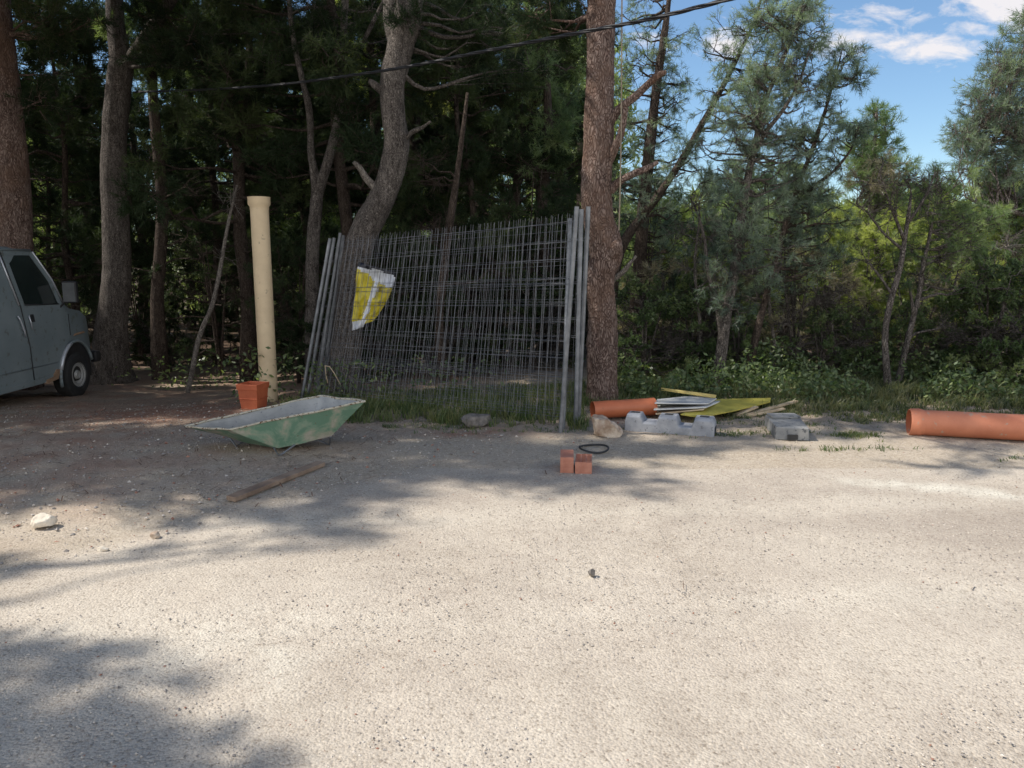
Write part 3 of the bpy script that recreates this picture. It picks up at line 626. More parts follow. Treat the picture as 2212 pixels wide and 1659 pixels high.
tree('spreading_pine', 'large spreading pine whose crown enters from the right edge', [t12] + t12l,
     silh([(2200, 130, 50, 18), (2160, 200, 55, 20), (2120, 270, 50, 16), (2190, 290, 60, 22), (2090, 310, 30, 8), (2120, 350, 55, 14), (2190, 380, 60, 18), (2230, 200, 60, 20), (2260, 300, 70, 16), (2280, 120, 70, 14), (2230, 60, 40, 10), (2300, 220, 80, 14), (2070, 285, 14, 3), (2160, 430, 50, 8), (2200, 520, 70, 10), (2130, 380, 50, 8), (2240, 440, 70, 8), (2210, 620, 60, 7)], 10.9, 12.0, 38, .95, .17, .27), fmat='needle_blue', seed=38, **hk)
# ---- middle distance scrub and young pines on the right: individual plants behind the first row
def shrub_proto(seed, h, rad, n, fm, bm='bark_dark', nb=6, L=.09, Wd=.008, stems=4, name='young_pine', cat='young pine', low=.1, per=9, label='x'):
    r_ = rn(seed); paths = []
    for k in range(stems):
        a = r_.uniform(0, 6.28); q = r_.uniform(.1, .5) * rad
        paths.append([(0, 0, -.1, .03), (q * .3 * math.cos(a), q * .3 * math.sin(a), h * .3, .022), (q * math.cos(a), q * math.sin(a), h * r_.uniform(.75, .95), .006)])
    cs = []
    for _ in range(n):
        k = r_.uniform(low, 1); a = r_.uniform(0, 6.28); q = rad * math.sqrt(r_.uniform(.02, 1)) * (1.05 - .65 * k * k); cs.append((q * math.cos(a), q * math.sin(a), h * k, r_.uniform(.16, .26), .8))
    bs = [(r_.uniform(-rad, rad) * .8, r_.uniform(-rad, rad) * .8, r_.uniform(.1, .7) * h, .3, 1.4) for _ in range(nb)]
    return tree(name, label, paths, cs, bs, bmat=bm, fmat=fm, seed=seed, cat=cat, per=per, L=L, Wd=Wd, sub=6, tuft=5, ring=.2, tw=1.3)
SG = 'young pines and scrub on the slope beyond the verge'
SP = [('needle', 2.8, 1.25, 42, 'bark_dark', 8, 'bushy green young pine on the slope beyond the verge'), ('needle_sunlit', 2.6, 1.25, 40, 'bark_mid', 8, 'yellow-green sunlit young pine on the slope beyond the verge'),
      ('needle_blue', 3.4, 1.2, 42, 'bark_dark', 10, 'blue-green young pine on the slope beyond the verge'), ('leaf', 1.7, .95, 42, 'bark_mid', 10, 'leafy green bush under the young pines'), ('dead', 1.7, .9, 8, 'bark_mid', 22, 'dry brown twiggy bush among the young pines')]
SPR = []
for k, (fm, h, rad, n, bm, nb, lab) in enumerate(SP):
    SPR.append(shrub_proto(51 + k, h, rad, n, fm, bm, nb, L=.09 if fm != 'leaf' else .045, Wd=.009 if fm != 'leaf' else .022, label=lab,
                           name=['young_pine', 'young_pine', 'young_pine', 'bush', 'dry_bush'][k], cat=['young pine', 'young pine', 'young pine', 'bush', 'bush'][k]))
GR = ['bushy green young pines', 'yellow-green young pines', 'blue-green young pines', 'leafy bushes under the young pines', 'dry twiggy bushes']
place = [  # kind, px, distance, scale
    (2, 1390, 11.4, .8), (1, 1460, 11.6, .7), (2, 1530, 12.0, .85), (1, 1600, 11.8, .7), (2, 1700, 11.6, .8), (1, 1780, 11.8, .75), (1, 1860, 12.4, .9), (1, 1975, 11.6, .8), (1, 2070, 11.8, .95), (0, 2120, 11.0, .8), (1, 2200, 11.4, .95), (1, 2290, 10.8, .9),
    (1, 1440, 13.6, 1.0), (1, 1580, 13.8, 1.0), (0, 1660, 13.4, 1.15), (1, 1740, 13.6, 1.05), (1, 1830, 14.4, 1.1), (1, 1920, 14.0, 1.1), (1, 1990, 14.6, 1.15), (1, 2090, 13.8, 1.1), (1, 2160, 14.4, 1.2), (1, 2230, 13.6, 1.15), (1, 2330, 13.2, 1.2),
    (4, 1430, 10.3, .8), (3, 1500, 10.2, .7), (4, 1590, 10.6, .7), (4, 1720, 10.2, .9), (4, 1810, 10.4, .7), (3, 1860, 10.1, .5), (4, 1990, 10.6, .7), (3, 2060, 9.9, .6), (3, 2140, 9.6, .85), (3, 2230, 9.5, .8), (3, 2310, 9.3, .8), (3, 1395, 9.8, .7), (3, 1780, 9.9, .5), (4, 1500, 11.0, .8), (3, 1600, 9.9, .5), (3, 1960, 9.9, .55)]
LM = [(1395, 'just right of the thick trunk'), (1450, 'behind the orange pipe stub'), (1500, 'behind the pale boards'), (1545, 'behind the tallest young pine'), (1600, 'behind the yellow board'), (1665, 'behind the wooden laths'),
      (1720, 'behind the lone concrete block'), (1790, 'between lone block and bare tree'), (1860, 'just left of the bare grey tree'), (1910, 'behind the bare grey tree'), (1975, 'beside the twin stems'), (2050, 'above the end of the long pipe'), (2120, 'behind the long pipe'), (2200, 'near the right edge of the picture'), (2300, 'at the right edge of the picture')]
KIND = ['bushy green young pine', 'yellow-green sunlit young pine', 'blue-green young pine', 'leafy green bush', 'dry brown twiggy bush']
def plant_label(k, px, d): return KIND[k] + ' ' + min(LM, key=lambda q: abs(q[0] - px))[1] + (', nearest the verge' if d < 10.2 else ', front row' if d < 12.5 else ', farther back')
used = set()
for i, (k, px, d, sc) in enumerate(place):
    x = (px - CX) / FPX * d; loc = (x, d, gz(x, d)); r_ = rn(300 + i); rz = r_.uniform(0, 6.28); p = SPR[k]
    if k not in used: used.add(k); p.location = loc; p.rotation_euler = (0, 0, rz); p.scale = (sc,) * 3; p['group'] = GR[k]; p['label'] = plant_label(k, px, d)
    else: copy_tree(p, loc, rz, sc, plant_label(k, px, d), GR[k])
# undergrowth in the dark wood on the left
UG = [(-2.6, 11.6, 3), (-1.7, 11.9, 4), (-1.0, 11.4, 3), (-.3, 11.8, 0), (.3, 11.2, 3), (.9, 11.7, 4), (-3.4, 12.2, 0), (-1.4, 12.8, 0), (.2, 12.6, 2), (-10.6, 13.2, 3), (-9.2, 14.4, 0), (-7.9, 13.9, 4), (-6.6, 14.8, 3), (-5.4, 14.2, 0), (-4.6, 15.0, 4), (-3.6, 13.6, 3), (-2.9, 14.6, 0), (-1.9, 13.4, 4), (-1.0, 14.2, 3), (-.2, 13.2, 0), (.6, 12.6, 4), (1.1, 13.8, 3),
      (-12.5, 16.6, 0), (-10.4, 17.4, 3), (-8.2, 17.0, 0), (-6.0, 17.8, 0), (-4.2, 17.2, 3), (-2.4, 17.0, 0), (-.6, 16.6, 3), (.9, 16.4, 0), (-13.6, 20, 0), (-10.8, 21, 0), (-7.6, 21.6, 0), (-5, 21, 0), (-2.6, 21.4, 0), (-.4, 20.6, 0), (1.4, 20, 0), (-15.5, 24, 0), (-12, 22.6, 2), (-9, 23, 0), (-6.4, 24, 2), (-3.8, 23.4, 0), (-1.2, 23.6, 2), (.8, 22.8, 0)]
for i, (x, y, k) in enumerate(UG):
    px = CX + FPX * x / y; lab = ('shaded leafy bush', None, 'shaded young pine', 'shaded leafy bush', 'shaded dry twiggy bush')[k] or ''
    lab = {0: 'shaded green young pine', 2: 'shaded blue-green young pine', 3: 'shaded leafy bush', 4: 'shaded dry twiggy bush'}[k]
    where = 'behind the van' if px < 180 else 'right of the forked dark trunk' if px < 420 else 'left of the cream pipe' if px < 560 else 'between cream pipe and mesh panels' if px < 700 else 'through the left of the mesh panels' if px < 900 else 'through the middle of the mesh panels' if px < 1080 else 'through the right of the mesh panels'
    dep = 'front of the wood' if y < 15.5 else 'second row' if y < 19 else 'deep in shade'
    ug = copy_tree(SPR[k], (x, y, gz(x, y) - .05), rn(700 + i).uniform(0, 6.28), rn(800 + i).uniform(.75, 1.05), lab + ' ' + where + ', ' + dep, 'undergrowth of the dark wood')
    for ch in ug.children:      # shade put into the colour: darker needles than the shrubs they copy
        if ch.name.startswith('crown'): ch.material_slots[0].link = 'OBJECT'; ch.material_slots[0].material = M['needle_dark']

tq = rooted(pth([(1176, 850, 13.0), (1180, 640, 13.0), (1172, 450, 13.0), (1185, 300, 13.0), (1180, 120, 13.0), (1190, -60, 13.0)], [34, 28, 24, 20, 14, 6]), flare=1.1)
tree('hanging_pine', 'green pine with hanging sunlit foliage left of the top of the thick trunk', [tq], silh([(1120, 60, 80, 10), (1200, 120, 60, 10), (1040, 60, 60, 6), (1130, 200, 80, 11), (1210, 240, 40, 6), (1060, 180, 50, 6), (1170, 320, 60, 7)], 12.4, 13.8, 91, 1.1, .22, .32),
     [cl(1150, 400, 12.8, .5, 1.2), cl(1080, 330, 12.8, .5, 1.2), cl(1210, 400, 12.8, .5, 1)], bmat='bark_dark', fmat='needle', seed=91, per=9, L=.11, Wd=.008, tuft=5, sub=7, ring=.15)
tq = rooted(pth([(820, 820, 15.5), (806, 600, 15.5), (812, 300, 15.5), (800, 100, 15.5), (806, -80, 15.5)], [30, 26, 22, 16, 8]), flare=1.1)
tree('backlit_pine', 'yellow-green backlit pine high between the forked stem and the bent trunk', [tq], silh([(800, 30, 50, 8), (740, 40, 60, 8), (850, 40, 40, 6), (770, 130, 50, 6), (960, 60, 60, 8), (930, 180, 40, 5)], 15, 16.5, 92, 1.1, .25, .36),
     [], bmat='bark_dark', fmat='needle_sunlit', seed=92, per=9, L=.12, Wd=.01, tuft=5, sub=7, ring=.2)

# far wood: one mass of pines beyond, too many to count
def far_wood():
    rs = rn(77); V = []; T = []; TW = MB()
    def mass(x, y, z0, z1, rad, n, L=.32, Wd=.05):
        z = z0 + (z1 - z0) * rs.rand(n, 1) ** .8; a = rs.rand(n, 1) * 6.283; k = (z - z0) / (z1 - z0)
        lob = 1 + .25 * np.sin(a * 3 + x) * np.cos(z * 2.1 + y)
        q = rad * lob * np.sqrt(rs.uniform(.15, 1, (n, 1))) * (1.05 - .8 * k ** 1.6)
        p = np.concatenate([x + q * np.cos(a), y + q * np.sin(a), z], 1)
        c = nrm(rs.normal(0, 1, (n, 3)) + (0, 0, .4)); s_ = nrm(np.cross(c, rs.normal(0, 1, (n, 3)))) * Wd
        for j in range(3):
            c2 = nrm(c + rs.normal(0, .5, (n, 3))); V.append(np.stack([p - s_ * .5, p + s_ * .5, p + c2 * L * rs.uniform(.6, 1.1, (n, 1))], 1).reshape(-1, 3)); T.append(np.repeat(np.clip(rs.normal(.5, .12, n) + rs.uniform(-.2, .2), 0, 1), 3))
        TW.tube([(x, y, gz(x, y) - .3), (x + .2, y, z1 * .5), (x, y, z1 * .9)], [.14, .1, .03], 6)
    for i in range(210):
        d = rs.uniform(20, 46); a = rs.uniform(-.85, .85); x = a * d
        if x < 1.2 and d < 24: continue
        g = gz(x, d); t = 5.4 + rs.uniform(-1, 1.3) if x < 2 else 0
        if x < 3.5: h = rs.uniform(7, 9)
        else: h = 1.55 + (560 - rs.uniform(415, 500)) / FPX * d - g      # crowns end near the photographed skyline
        if x > 0.62 * d: h += 1.0
        mass(x, d, g + .3, g + h, rs.uniform(1.3, 2.0), 900)
    o = np_mesh('far_woodland', np.concatenate(V), 3, M['needle_far'], tone=np.concatenate(T))
    setp(o, 'distant green pine woodland closing the view behind the nearer trees', 'woodland', kind='stuff')
    t_ = TW.build('trunks', M['bark_dark'], o); return o
M['needle_far'] = foliage('distant_foliage', (.13, .17, .08), (.25, .30, .13), (.40, .44, .22), .5)
far_wood()

M['verge'] = foliage('verge_weeds', (.05, .07, .03), (.10, .125, .05), (.26, .24, .12), .35)
# bleached dead twigs standing in the scrub
for k, (px, top, d, lab) in enumerate([(1505, 470, 10.0, 'pale dead sapling with bleached forked twigs left of the tallest young pine'), (1665, 560, 10.1, 'pale dead sapling fanning out behind the yellow board'), (2148, 520, 9.9, 'thin white-stemmed dead sapling above the long pipe'),
                                   (1800, 620, 10.0, 'low dead sapling with pale arching twigs right of the lone block'), (2060, 600, 10.4, 'pale dead sapling between the twin stems and the long pipe')]):
    b_ = (850 - top); pq = rooted(pth([(px, 850, d), (px + 8, 850 - b_ * .35, d), (px - 4, 850 - b_ * .7, d), (px + 6, top, d)], [9, 8, 6, 3]), flare=1)
    tree('dead_sapling', lab, [pq], (), [bl(px + dx, top + dy, d, .26, 1.5) for dx, dy in ((-35, 30), (30, 10), (-15, 110), (40, 130))], bmat='bark_pale', seed=130 + k, cat='dead tree', sub=9)
# ---- understory near the verge, grass, litter
def blades(name, label, n, area, h0, h1, wd, mat, seed, cat='grass', lean=.5, tuftn=7):
    rs = rn(seed); V = []; T = []
    k = 0
    while k < n:
        x, y, s = area(rs); m = tuftn
        a = rs.rand(m) * 6.283; hh = rs.uniform(h0, h1, m) * s; b = np.stack([x + rs.normal(0, .02, m), y + rs.normal(0, .02, m), np.full(m, gz(x, y) - .01)], 1)
        d = np.stack([np.cos(a), np.sin(a), np.zeros(m)], 1); sdv = np.stack([-np.sin(a + 1), np.cos(a + 1), np.zeros(m)], 1) * wd / 2
        ln = rs.uniform(.1, lean, (m, 1)); mid = b + np.array((0, 0, 1.)) * hh[:, None] * .6 + d * hh[:, None] * ln * .4; tip = b + np.array((0, 0, 1.)) * hh[:, None] * (1 - .3 * ln) + d * hh[:, None] * ln * 1.1
        V.append(np.stack([b - sdv, b + sdv, mid + sdv * .8, mid - sdv * .8], 1).reshape(-1, 3)); V.append(np.stack([mid - sdv * .8, mid + sdv * .8, tip + sdv * .1, tip - sdv * .1], 1).reshape(-1, 3))
        t_ = rs.uniform(0, 1); T += [t_] * (8 * m); k += 1
    o = np_mesh(name, np.concatenate(V), 4, mat, tone=T); setp(o, label, cat, kind='stuff'); return o
def area_fence(rs):
    while True:
        x = rs.uniform(-2.6, 1.6); y = rs.uniform(6.9, 9.6)
        line = 7.35 - .25 * (x + 1) + .15 * math.sin(x * 5)
        if y > line and not (.7 < x < 1.7 and y < 7.75) and rs.rand() < .35 + .65 * (noise.noise(Vector((x * 2, y * 2, 0))) > -.05): return x, y, 1.0
def area_right(rs):
    while True:
        x = rs.uniform(1.5, 6.5); y = rs.uniform(7.2, 10.5)
        if y > (7.9 if x < 2.1 else 7.3) + .25 * math.sin(x * 3) - (.5 if x > 4 else 0) and rs.rand() < .4 + .6 * (noise.noise(Vector((x * 1.7, y * 1.7, 5))) > -.1): return x, y, (1.0 if y > 8.3 else .7 if y > 7.8 else .38)
def area_sparse(rs):
    c = [(1.9, 6.75, .25, .06), (3.05, 6.72, .12, .05), (2.7, 6.2, .3, .04), (.2, 6.95, .5, .08), (2.3, 7.2, .6, .2), (4.2, 5.9, .3, .05), (-.6, 7.2, .5, .12)][rs.choice(7, p=[.2, .2, .08, .12, .2, .05, .15])]
    return c[0] + rs.normal(0, c[2]), c[1] + rs.normal(0, c[3]), .55
blades('grass', 'dark green grass growing under and behind the leaning mesh panels', 2200, area_fence, .05, .17, .008, M['grass'], 61)
blades('ground_plants', 'low green weeds and grass along the verge on the right', 5000, area_right, .05, .2, .010, M['verge'], 62, 'weeds', .9)
blades('sparse_weeds', 'small dry weeds dotted along the edge of the track', 420, area_sparse, .04, .11, .007, M['grass'], 63, 'weeds', .9)
def leafy(name, label, n, area, mat, seed, size=.03, h=.35):
    rs = rn(seed); V = []; T = []
    for _ in range(n):
        x, y, s = area(rs); z = gz(x, y) + rs.rand() ** 1.3 * h * s; c = nrm(rs.normal(0, 1, 3) + (0, -.2, .9)); u = nrm(np.cross(c, rs.normal(0, 1, 3))); w = np.cross(c, u); q = np.array((x, y, z)); L = size * rs.uniform(.6, 1.4)
        V += [q - u * L, q - w * L * .5, q + u * L, q + w * L * .5]; T += [rs.rand()] * 4
    o = np_mesh(name, np.array(V), 4, mat, tone=T); setp(o, label, 'plants', kind='stuff'); return o
def area_rb(rs):
    while True:
        x = rs.uniform(1.3, 6.6); y = rs.uniform(8.2, 10.8); k = noise.noise(Vector((x * 1.3, y * 1.3, 9)))
        if k > -.15: return x, y, .5 + 1.3 * max(0, k + .15)
leafy('creeping_plants', 'broad-leaved green creepers and low growth under the right hand trees', 16000, area_rb, M['leaf'], 64, .028, .42)
def area_lb(rs):
    c = [(-3.1, 9.6, .22, .2), (-2.2, 9.4, .3, .3), (-5.2, 12.6, .5, .4), (-1.2, 9.2, .6, .4)][rs.choice(4)]; return c[0] + rs.normal(0, c[2]), c[1] + rs.normal(0, c[3]), 1.4 if c[0] == -3.1 else 1.0
leafy('shade_plants', 'dim green plants in the shade beside the foot of the cream pipe', 1300, area_lb, M['leaf'], 65, .035, .5)
# needle litter and twigs
def litter():
    rs = rn(71); V = []; mi = []
    for _ in range(14000):
        while True:
            x = rs.uniform(-7.5, 6); y = rs.uniform(3.4, 10)
            lim = 6.6 if x > -1 else 4.6
            if rs.rand() < clampf((y - lim) * .7 + .05, .004, 1): break
        a = rs.rand() * 6.28; L = rs.uniform(.008, .05); w = rs.choice([.0015, .0015, .0035]); z = gz(x, y) + .012 + rs.rand() * .006; d = np.array((math.cos(a), math.sin(a), rs.normal(0, .12))) * L; s_ = np.array((-math.sin(a), math.cos(a), 0)) * w; q = np.array((x, y, z))
        V += [q - d - s_, q - d + s_, q + d + s_, q + d - s_]; mi.append(int(rs.rand() < .3))
    o = np_mesh('needle_litter', np.array(V), 4, [M['litter'], M['litter_pale']], mi=mi); setp(o, 'brown pine needle litter scattered along the shaded verge', 'litter', kind='stuff')
M['litter'] = simple('brown_litter', (.09, .05, .03), (.18, .10, .06), 20, .9); M['litter_pale'] = simple('pale_litter', (.35, .27, .19), (.5, .41, .31), 20, .9)
litter()
# thin dead stem and low twigs in the dark wood
tree('dead_sapling', 'thin grey dead sapling leaning in the shade left of the cream pipe', [rooted(pth([(402, 792, 11.5), (430, 730, 11.5), (458, 660, 11.5), (474, 590, 11.5), (486, 520, 11.5), (494, 478, 11.5), (512, 400, 11.5)], [11, 10, 10, 9, 8, 7, 4]), flare=1)], (), [bl(500, 440, 11.5, .4, 1), bl(470, 560, 11.5, .3, .6)], bmat='bark_pale', seed=81, cat='dead tree', sub=9)
for k, (pts, rr, lab) in enumerate([([(960, 840, 10.6), (948, 700, 10.6), (962, 560, 10.6), (975, 460, 10.6), (990, 360, 10.6), (1010, 200, 10.6)], [22, 20, 18, 16, 12, 5], 'grey sapling seen through the middle of the mesh panels'),
                                    ([(346, 800, 13.6), (340, 640, 13.6), (350, 450, 13.6), (330, 200, 13.6), (320, -100, 13.6)], [34, 28, 24, 20, 10], 'dark pine trunk between the van and the cream pipe')]):
    pq = rooted(pth(pts, rr), flare=1.1); r_ = rn(90 + k); top = pts[-2]
    cls = [] if k == 0 else [c_ for c_ in [cl(top[0] + r_.uniform(-90, 90), r_.uniform(-60, 260), top[2] + r_.uniform(-.5, .5), r_.uniform(.25, .4), .9) for _ in range(14)]]
    tree('sapling' if k != 1 else 'pine_tree', lab, [pq], cls, [bl(top[0] + r_.uniform(-100, 100), r_.uniform(300, 620), top[2] - .2, .4, .9) for _ in range(5)], bmat='bark_dark', fmat='needle', seed=90 + k, cat='sapling' if k != 1 else 'pine tree', per=9, L=.11, Wd=.008, ring=.15)
# ------------------------------------------------------------------ objects
M['steel'] = simple('galvanised_steel', (.13, .138, .15), (.235, .245, .26), 9, .5, .15, .002, .55)
M['wire'] = simple('wire', (.10, .105, .115), (.19, .195, .21), 12, .6, .1, .001, .3)
M['cream'] = simple('cream_plastic', (.52, .40, .25), (.66, .52, .33), 2.5, .6, .2, .002, speck=((.38, .30, .20), .64))
M['orange'] = simple('orange_plastic', (.43, .115, .045), (.54, .165, .07), 3.0, .5, .12, .002, speck=((.28, .10, .05), .68))
M['orange_dull'] = simple('dusty_orange_plastic', (.46, .15, .075), (.58, .215, .115), 3.0, .65, .15, .002, speck=((.42, .28, .20), .62))
M['pot'] = simple('terracotta_plastic', (.36, .085, .035), (.47, .13, .055), 5, .6)
M['concrete'] = simple('concrete', (.22, .23, .25), (.37, .375, .39), 7, .9, .5, .006, speck=((.16, .16, .165), .62))
M['concrete_dark'] = simple('weathered_concrete', (.13, .14, .15), (.27, .265, .25), 5, .92, .5, .006, speck=((.08, .085, .09), .58))
M['brick'] = simple('brick_clay', (.37, .145, .095), (.50, .23, .155), 12, .9, .4, .003)
M['black'] = simple('black_rubber', (.015, .015, .016), (.03, .03, .032), 12, .6)
M['rock'] = simple('limestone', (.34, .24, .17), (.60, .50, .39), 7, .9, .8, .02, lo=.4, hi=.6)
M['rock_pale'] = simple('pale_limestone', (.55, .48, .38), (.70, .63, .52), 10, .9, .6, .01)
M['rock_dark'] = simple('dark_stone', (.10, .09, .08), (.22, .195, .17), 20, .9, .8, .006)
M['wood'] = simple('old_wood', (.17, .115, .08), (.29, .21, .15), 8, .85, .5, .004)
M['wood_pale'] = simple('pale_wood', (.35, .26, .16), (.52, .42, .29), 8, .85, .4, .004)
M['yellow'] = simple('yellow_paint', (.33, .28, .045), (.50, .43, .08), 5, .6, .2, .003, speck=((.25, .22, .1), .66))
M['sheet'] = simple('pale_sheet', (.50, .49, .46), (.66, .65, .62), 5, .6, .2, .003, speck=((.25, .24, .22), .64))
M['tray_in'] = simple('cement_crust', (.27, .285, .29), (.42, .43, .43), 5, .9, .5, .005, speck=((.18, .2, .22), .63))
def tray_paint():
    m, t, b = newmat('worn_green_paint'); v = objco(t)
    a = t.noise(4.2, 6, .65, v, .5); c = t.ramp(a, [(.45, (.12, .22, .15)), (.51, (.19, .28, .20)), (.56, (.27, .30, .22)), (.62, (.36, .34, .28)), (.8, (.42, .39, .32))])
    r_ = t.noise(14, 5, .7, v); c = t.mix(t.ramp(r_, [(.62, 0.0), (.68, .8)]), c, (.15, .075, .035))
    t.l.new(c, b.inputs['Base Color']); b.inputs['Roughness'].default_value = .75; bump(t, b, t.math('ADD', a, t.noise(40, 4, .6, v)), .4, .004); return m
M['tray'] = tray_paint()
M['rim'] = simple('rusty_rim', (.38, .35, .27), (.48, .45, .36), 9, .85, .4, .004, speck=((.12, .06, .03), .56))

# cream drain pipe standing upright
b0 = G(582, 868); t0 = P(559, 426, b0.y + .05); ax = (t0 - b0); Lp = ax.length; ax.normalize()
rp = 38 / 2 * b0.y / FPX; rc = rp * 1.22
e = empty('drain_pipe', b0, 'tall cream plastic drain pipe standing upright with its socket end on top', 'pipe')
def hollow(mb, a, b_, ro, ri, n=36, flare=None):
    a, b_ = Vector(a), Vector(b_); d = b_ - a
    st_ = flare or [(0, ro), (1, ro)]
    outer = [(a + d * k, r) for k, r in st_]; inner = [(p, r - (ro - ri)) for p, r in reversed(outer)]
    ring = outer + inner; x = d.normalized().orthogonal().normalized(); y = d.normalized().cross(x); vs = []; fs = []
    for p, r in ring:
        for k in range(n): q = 2 * math.pi * k / n; vs.append(p + (x * math.cos(q) + y * math.sin(q)) * r)
    m = len(ring)
    for i in range(m):
        j = (i + 1) % m
        for k in range(n): fs.append((i * n + k, i * n + (k + 1) % n, j * n + (k + 1) % n, j * n + k))
    return mb.add(vs, fs)
hollow(MB(), b0 - ax * .02, b0 + ax * (Lp - .14), rp, rp - .006, 40, [(0, rp), (.5, rp), (1, rp)]).build('shaft', M['cream'], e, smooth=True, auto=True)
hollow(MB(), b0 + ax * (Lp - .15), b0 + ax * Lp, rc, rc - .007, 40, [(0, rp + .002), (.25, rp + .004), (.42, rc), (.9, rc), (1, rc * 1.03)]).build('socket', M['cream'], e, smooth=True, auto=True)

# square planter
c0_ = G(541, 886); sc_ = c0_.y / FPX; w_ = 49 * sc_; h_ = 56 * sc_; c0_ = c0_ + Vector((0, w_ * .5, 0))
e = empty('square_planter', c0_, 'small square terracotta orange planter at the foot of the cream pipe', 'planter')
def tub(mb, c, w0, w1, h, th, rot, z0=0.0, bottom=True):
    def ring(w, z): return [c + rot @ Vector((sx * w / 2, sy * w / 2, z)) for sx, sy in ((-1, -1), (1, -1), (1, 1), (-1, 1))]
    rs_ = [ring(w0, z0), ring(w1, z0 + h), ring(w1 - 2 * th, z0 + h), ring(w0 - 2 * th, z0 + (th if bottom else 0))]
    vs = [v for r in rs_ for v in r]; fs = []
    for i in range(3):
        for k in range(4): fs.append((i * 4 + k, i * 4 + (k + 1) % 4, (i + 1) * 4 + (k + 1) % 4, (i + 1) * 4 + k))
    if bottom: fs += [(3, 2, 1, 0), (12, 13, 14, 15)]
    else:
        for k in range(4): fs.append((12 + k, 12 + (k + 1) % 4, (k + 1) % 4, k))
    return mb.add(vs, fs)
rt = Matrix.Rotation(R(-14), 3, 'Z')
mbp = tub(MB(), c0_, w_ * .80, w_ * .96, h_ * .8, .008, rt); tub(mbp, c0_, w_ * .925, w_ * .945, .012, .012, rt, h_ * .4, False)
mbp.build('pot_body', M['pot'], e, bevel=.003); tub(MB(), c0_, w_ * 1.02, w_ * 1.06, h_ * .22, .012, rt, h_ * .79, False).build('pot_rim', M['pot'], e, bevel=.003)

# barrow tray
def tray():
    o = Vector((-1.85, 6.25, 0)); e = empty('barrow_tray', o, 'dented green wheelbarrow tray crusted with cement, lying on short legs on the verge', 'barrow tray')
    rim = [P(495, 929, 5.98), P(789, 868, 6.1), P(693, 855, 6.5), P(398, 922, 6.3)]       # near-left, near-right, far-right, far-left
    bot = [P(600, 969, 6.12), P(716, 942, 6.22), P(672, 925, 6.48), P(505, 948, 6.42)]
    n = 14; V = []; F = []
    def lerp(a, b, t): return a + (b - a) * t
    loops = []
    for lev in np.linspace(0, 1, 7):
        k = lev ** .9; cor = [lerp(bot[i], rim[i], k) for i in range(4)]; loop = []
        for i in range(4):
            a, b = cor[i], cor[(i + 1) % 4]
            for j in range(n):
                t = j / n; p = lerp(a, b, t); out_ = (b - a).cross(Vector((0, 0, 1))).normalized()
                p = p + out_ * .02 * math.sin(math.pi * t) * (1 - k) + Vector((0, 0, .008 * noise.noise(p * 5))) + out_ * .006 * noise.noise(p * 7)
                loop.append(p)
        loops.append(loop)
    m = len(loops[0])
    def shell(off, flip):
        vs = []; fs = []; cen = sum((p for p in loops[0]), Vector()) / m
        for L_ in loops:
            for p in L_: d = (cen + Vector((0, 0, .35)) - p).normalized(); vs.append(p + d * off)
        for i in range(len(loops) - 1):
            for k in range(m): fs.append((i * m + k, i * m + (k + 1) % m, (i + 1) * m + (k + 1) % m, (i + 1) * m + k))
        fs.append(tuple(range(m))); return vs, fs
    MB().add(*shell(0, 0)).build('pan', M['tray'], e, smooth=True, auto=True)
    MB().add(*shell(.007, 1)).build('lining', M['tray_in'], e, smooth=True, auto=True)
    rp_ = [p + Vector((0, 0, .002)) + Vector((noise.noise(p * 9), noise.noise(p * 8 + Vector((5, 5, 5))), noise.noise(p * 11))) * .004 for p in loops[-1]]
    MB().tube(rp_, .0095, 7, closed=True).build('rim', M['rim'], e, smooth=True)
    for (a, b, c) in ((P(590, 965, 6.14), P(640, 958, 6.16), G(603, 987)), (P(684, 950, 6.2), P(714, 943, 6.22), G(712, 962)), (P(496, 945, 6.42), P(530, 950, 6.4), G(511, 966)), (P(640, 938, 6.45), P(668, 930, 6.48), G(660, 950))):
        q = MB(); q.tube([a, c + Vector((0, 0, .004)), b], .009, 6); q.build('leg', M['steel'], e)
tray()

# plank
a_, b_ = G(499, 1086), G(694, 1008); d_ = (b_ - a_); Ld = d_.length; rz_ = math.atan2(d_.y, d_.x); cc_ = (a_ + b_) / 2
q = MB().box(cc_ + Vector((0, 0, .026)), (Ld, .075, .032), Matrix.Rotation(rz_, 3, 'Z') @ Matrix.Rotation(R(4), 3, 'X'))
o = q.build('plank', M['wood'], origin=cc_, bevel=.004); setp(o, 'short weathered brown plank lying diagonally on the track edge', 'plank')

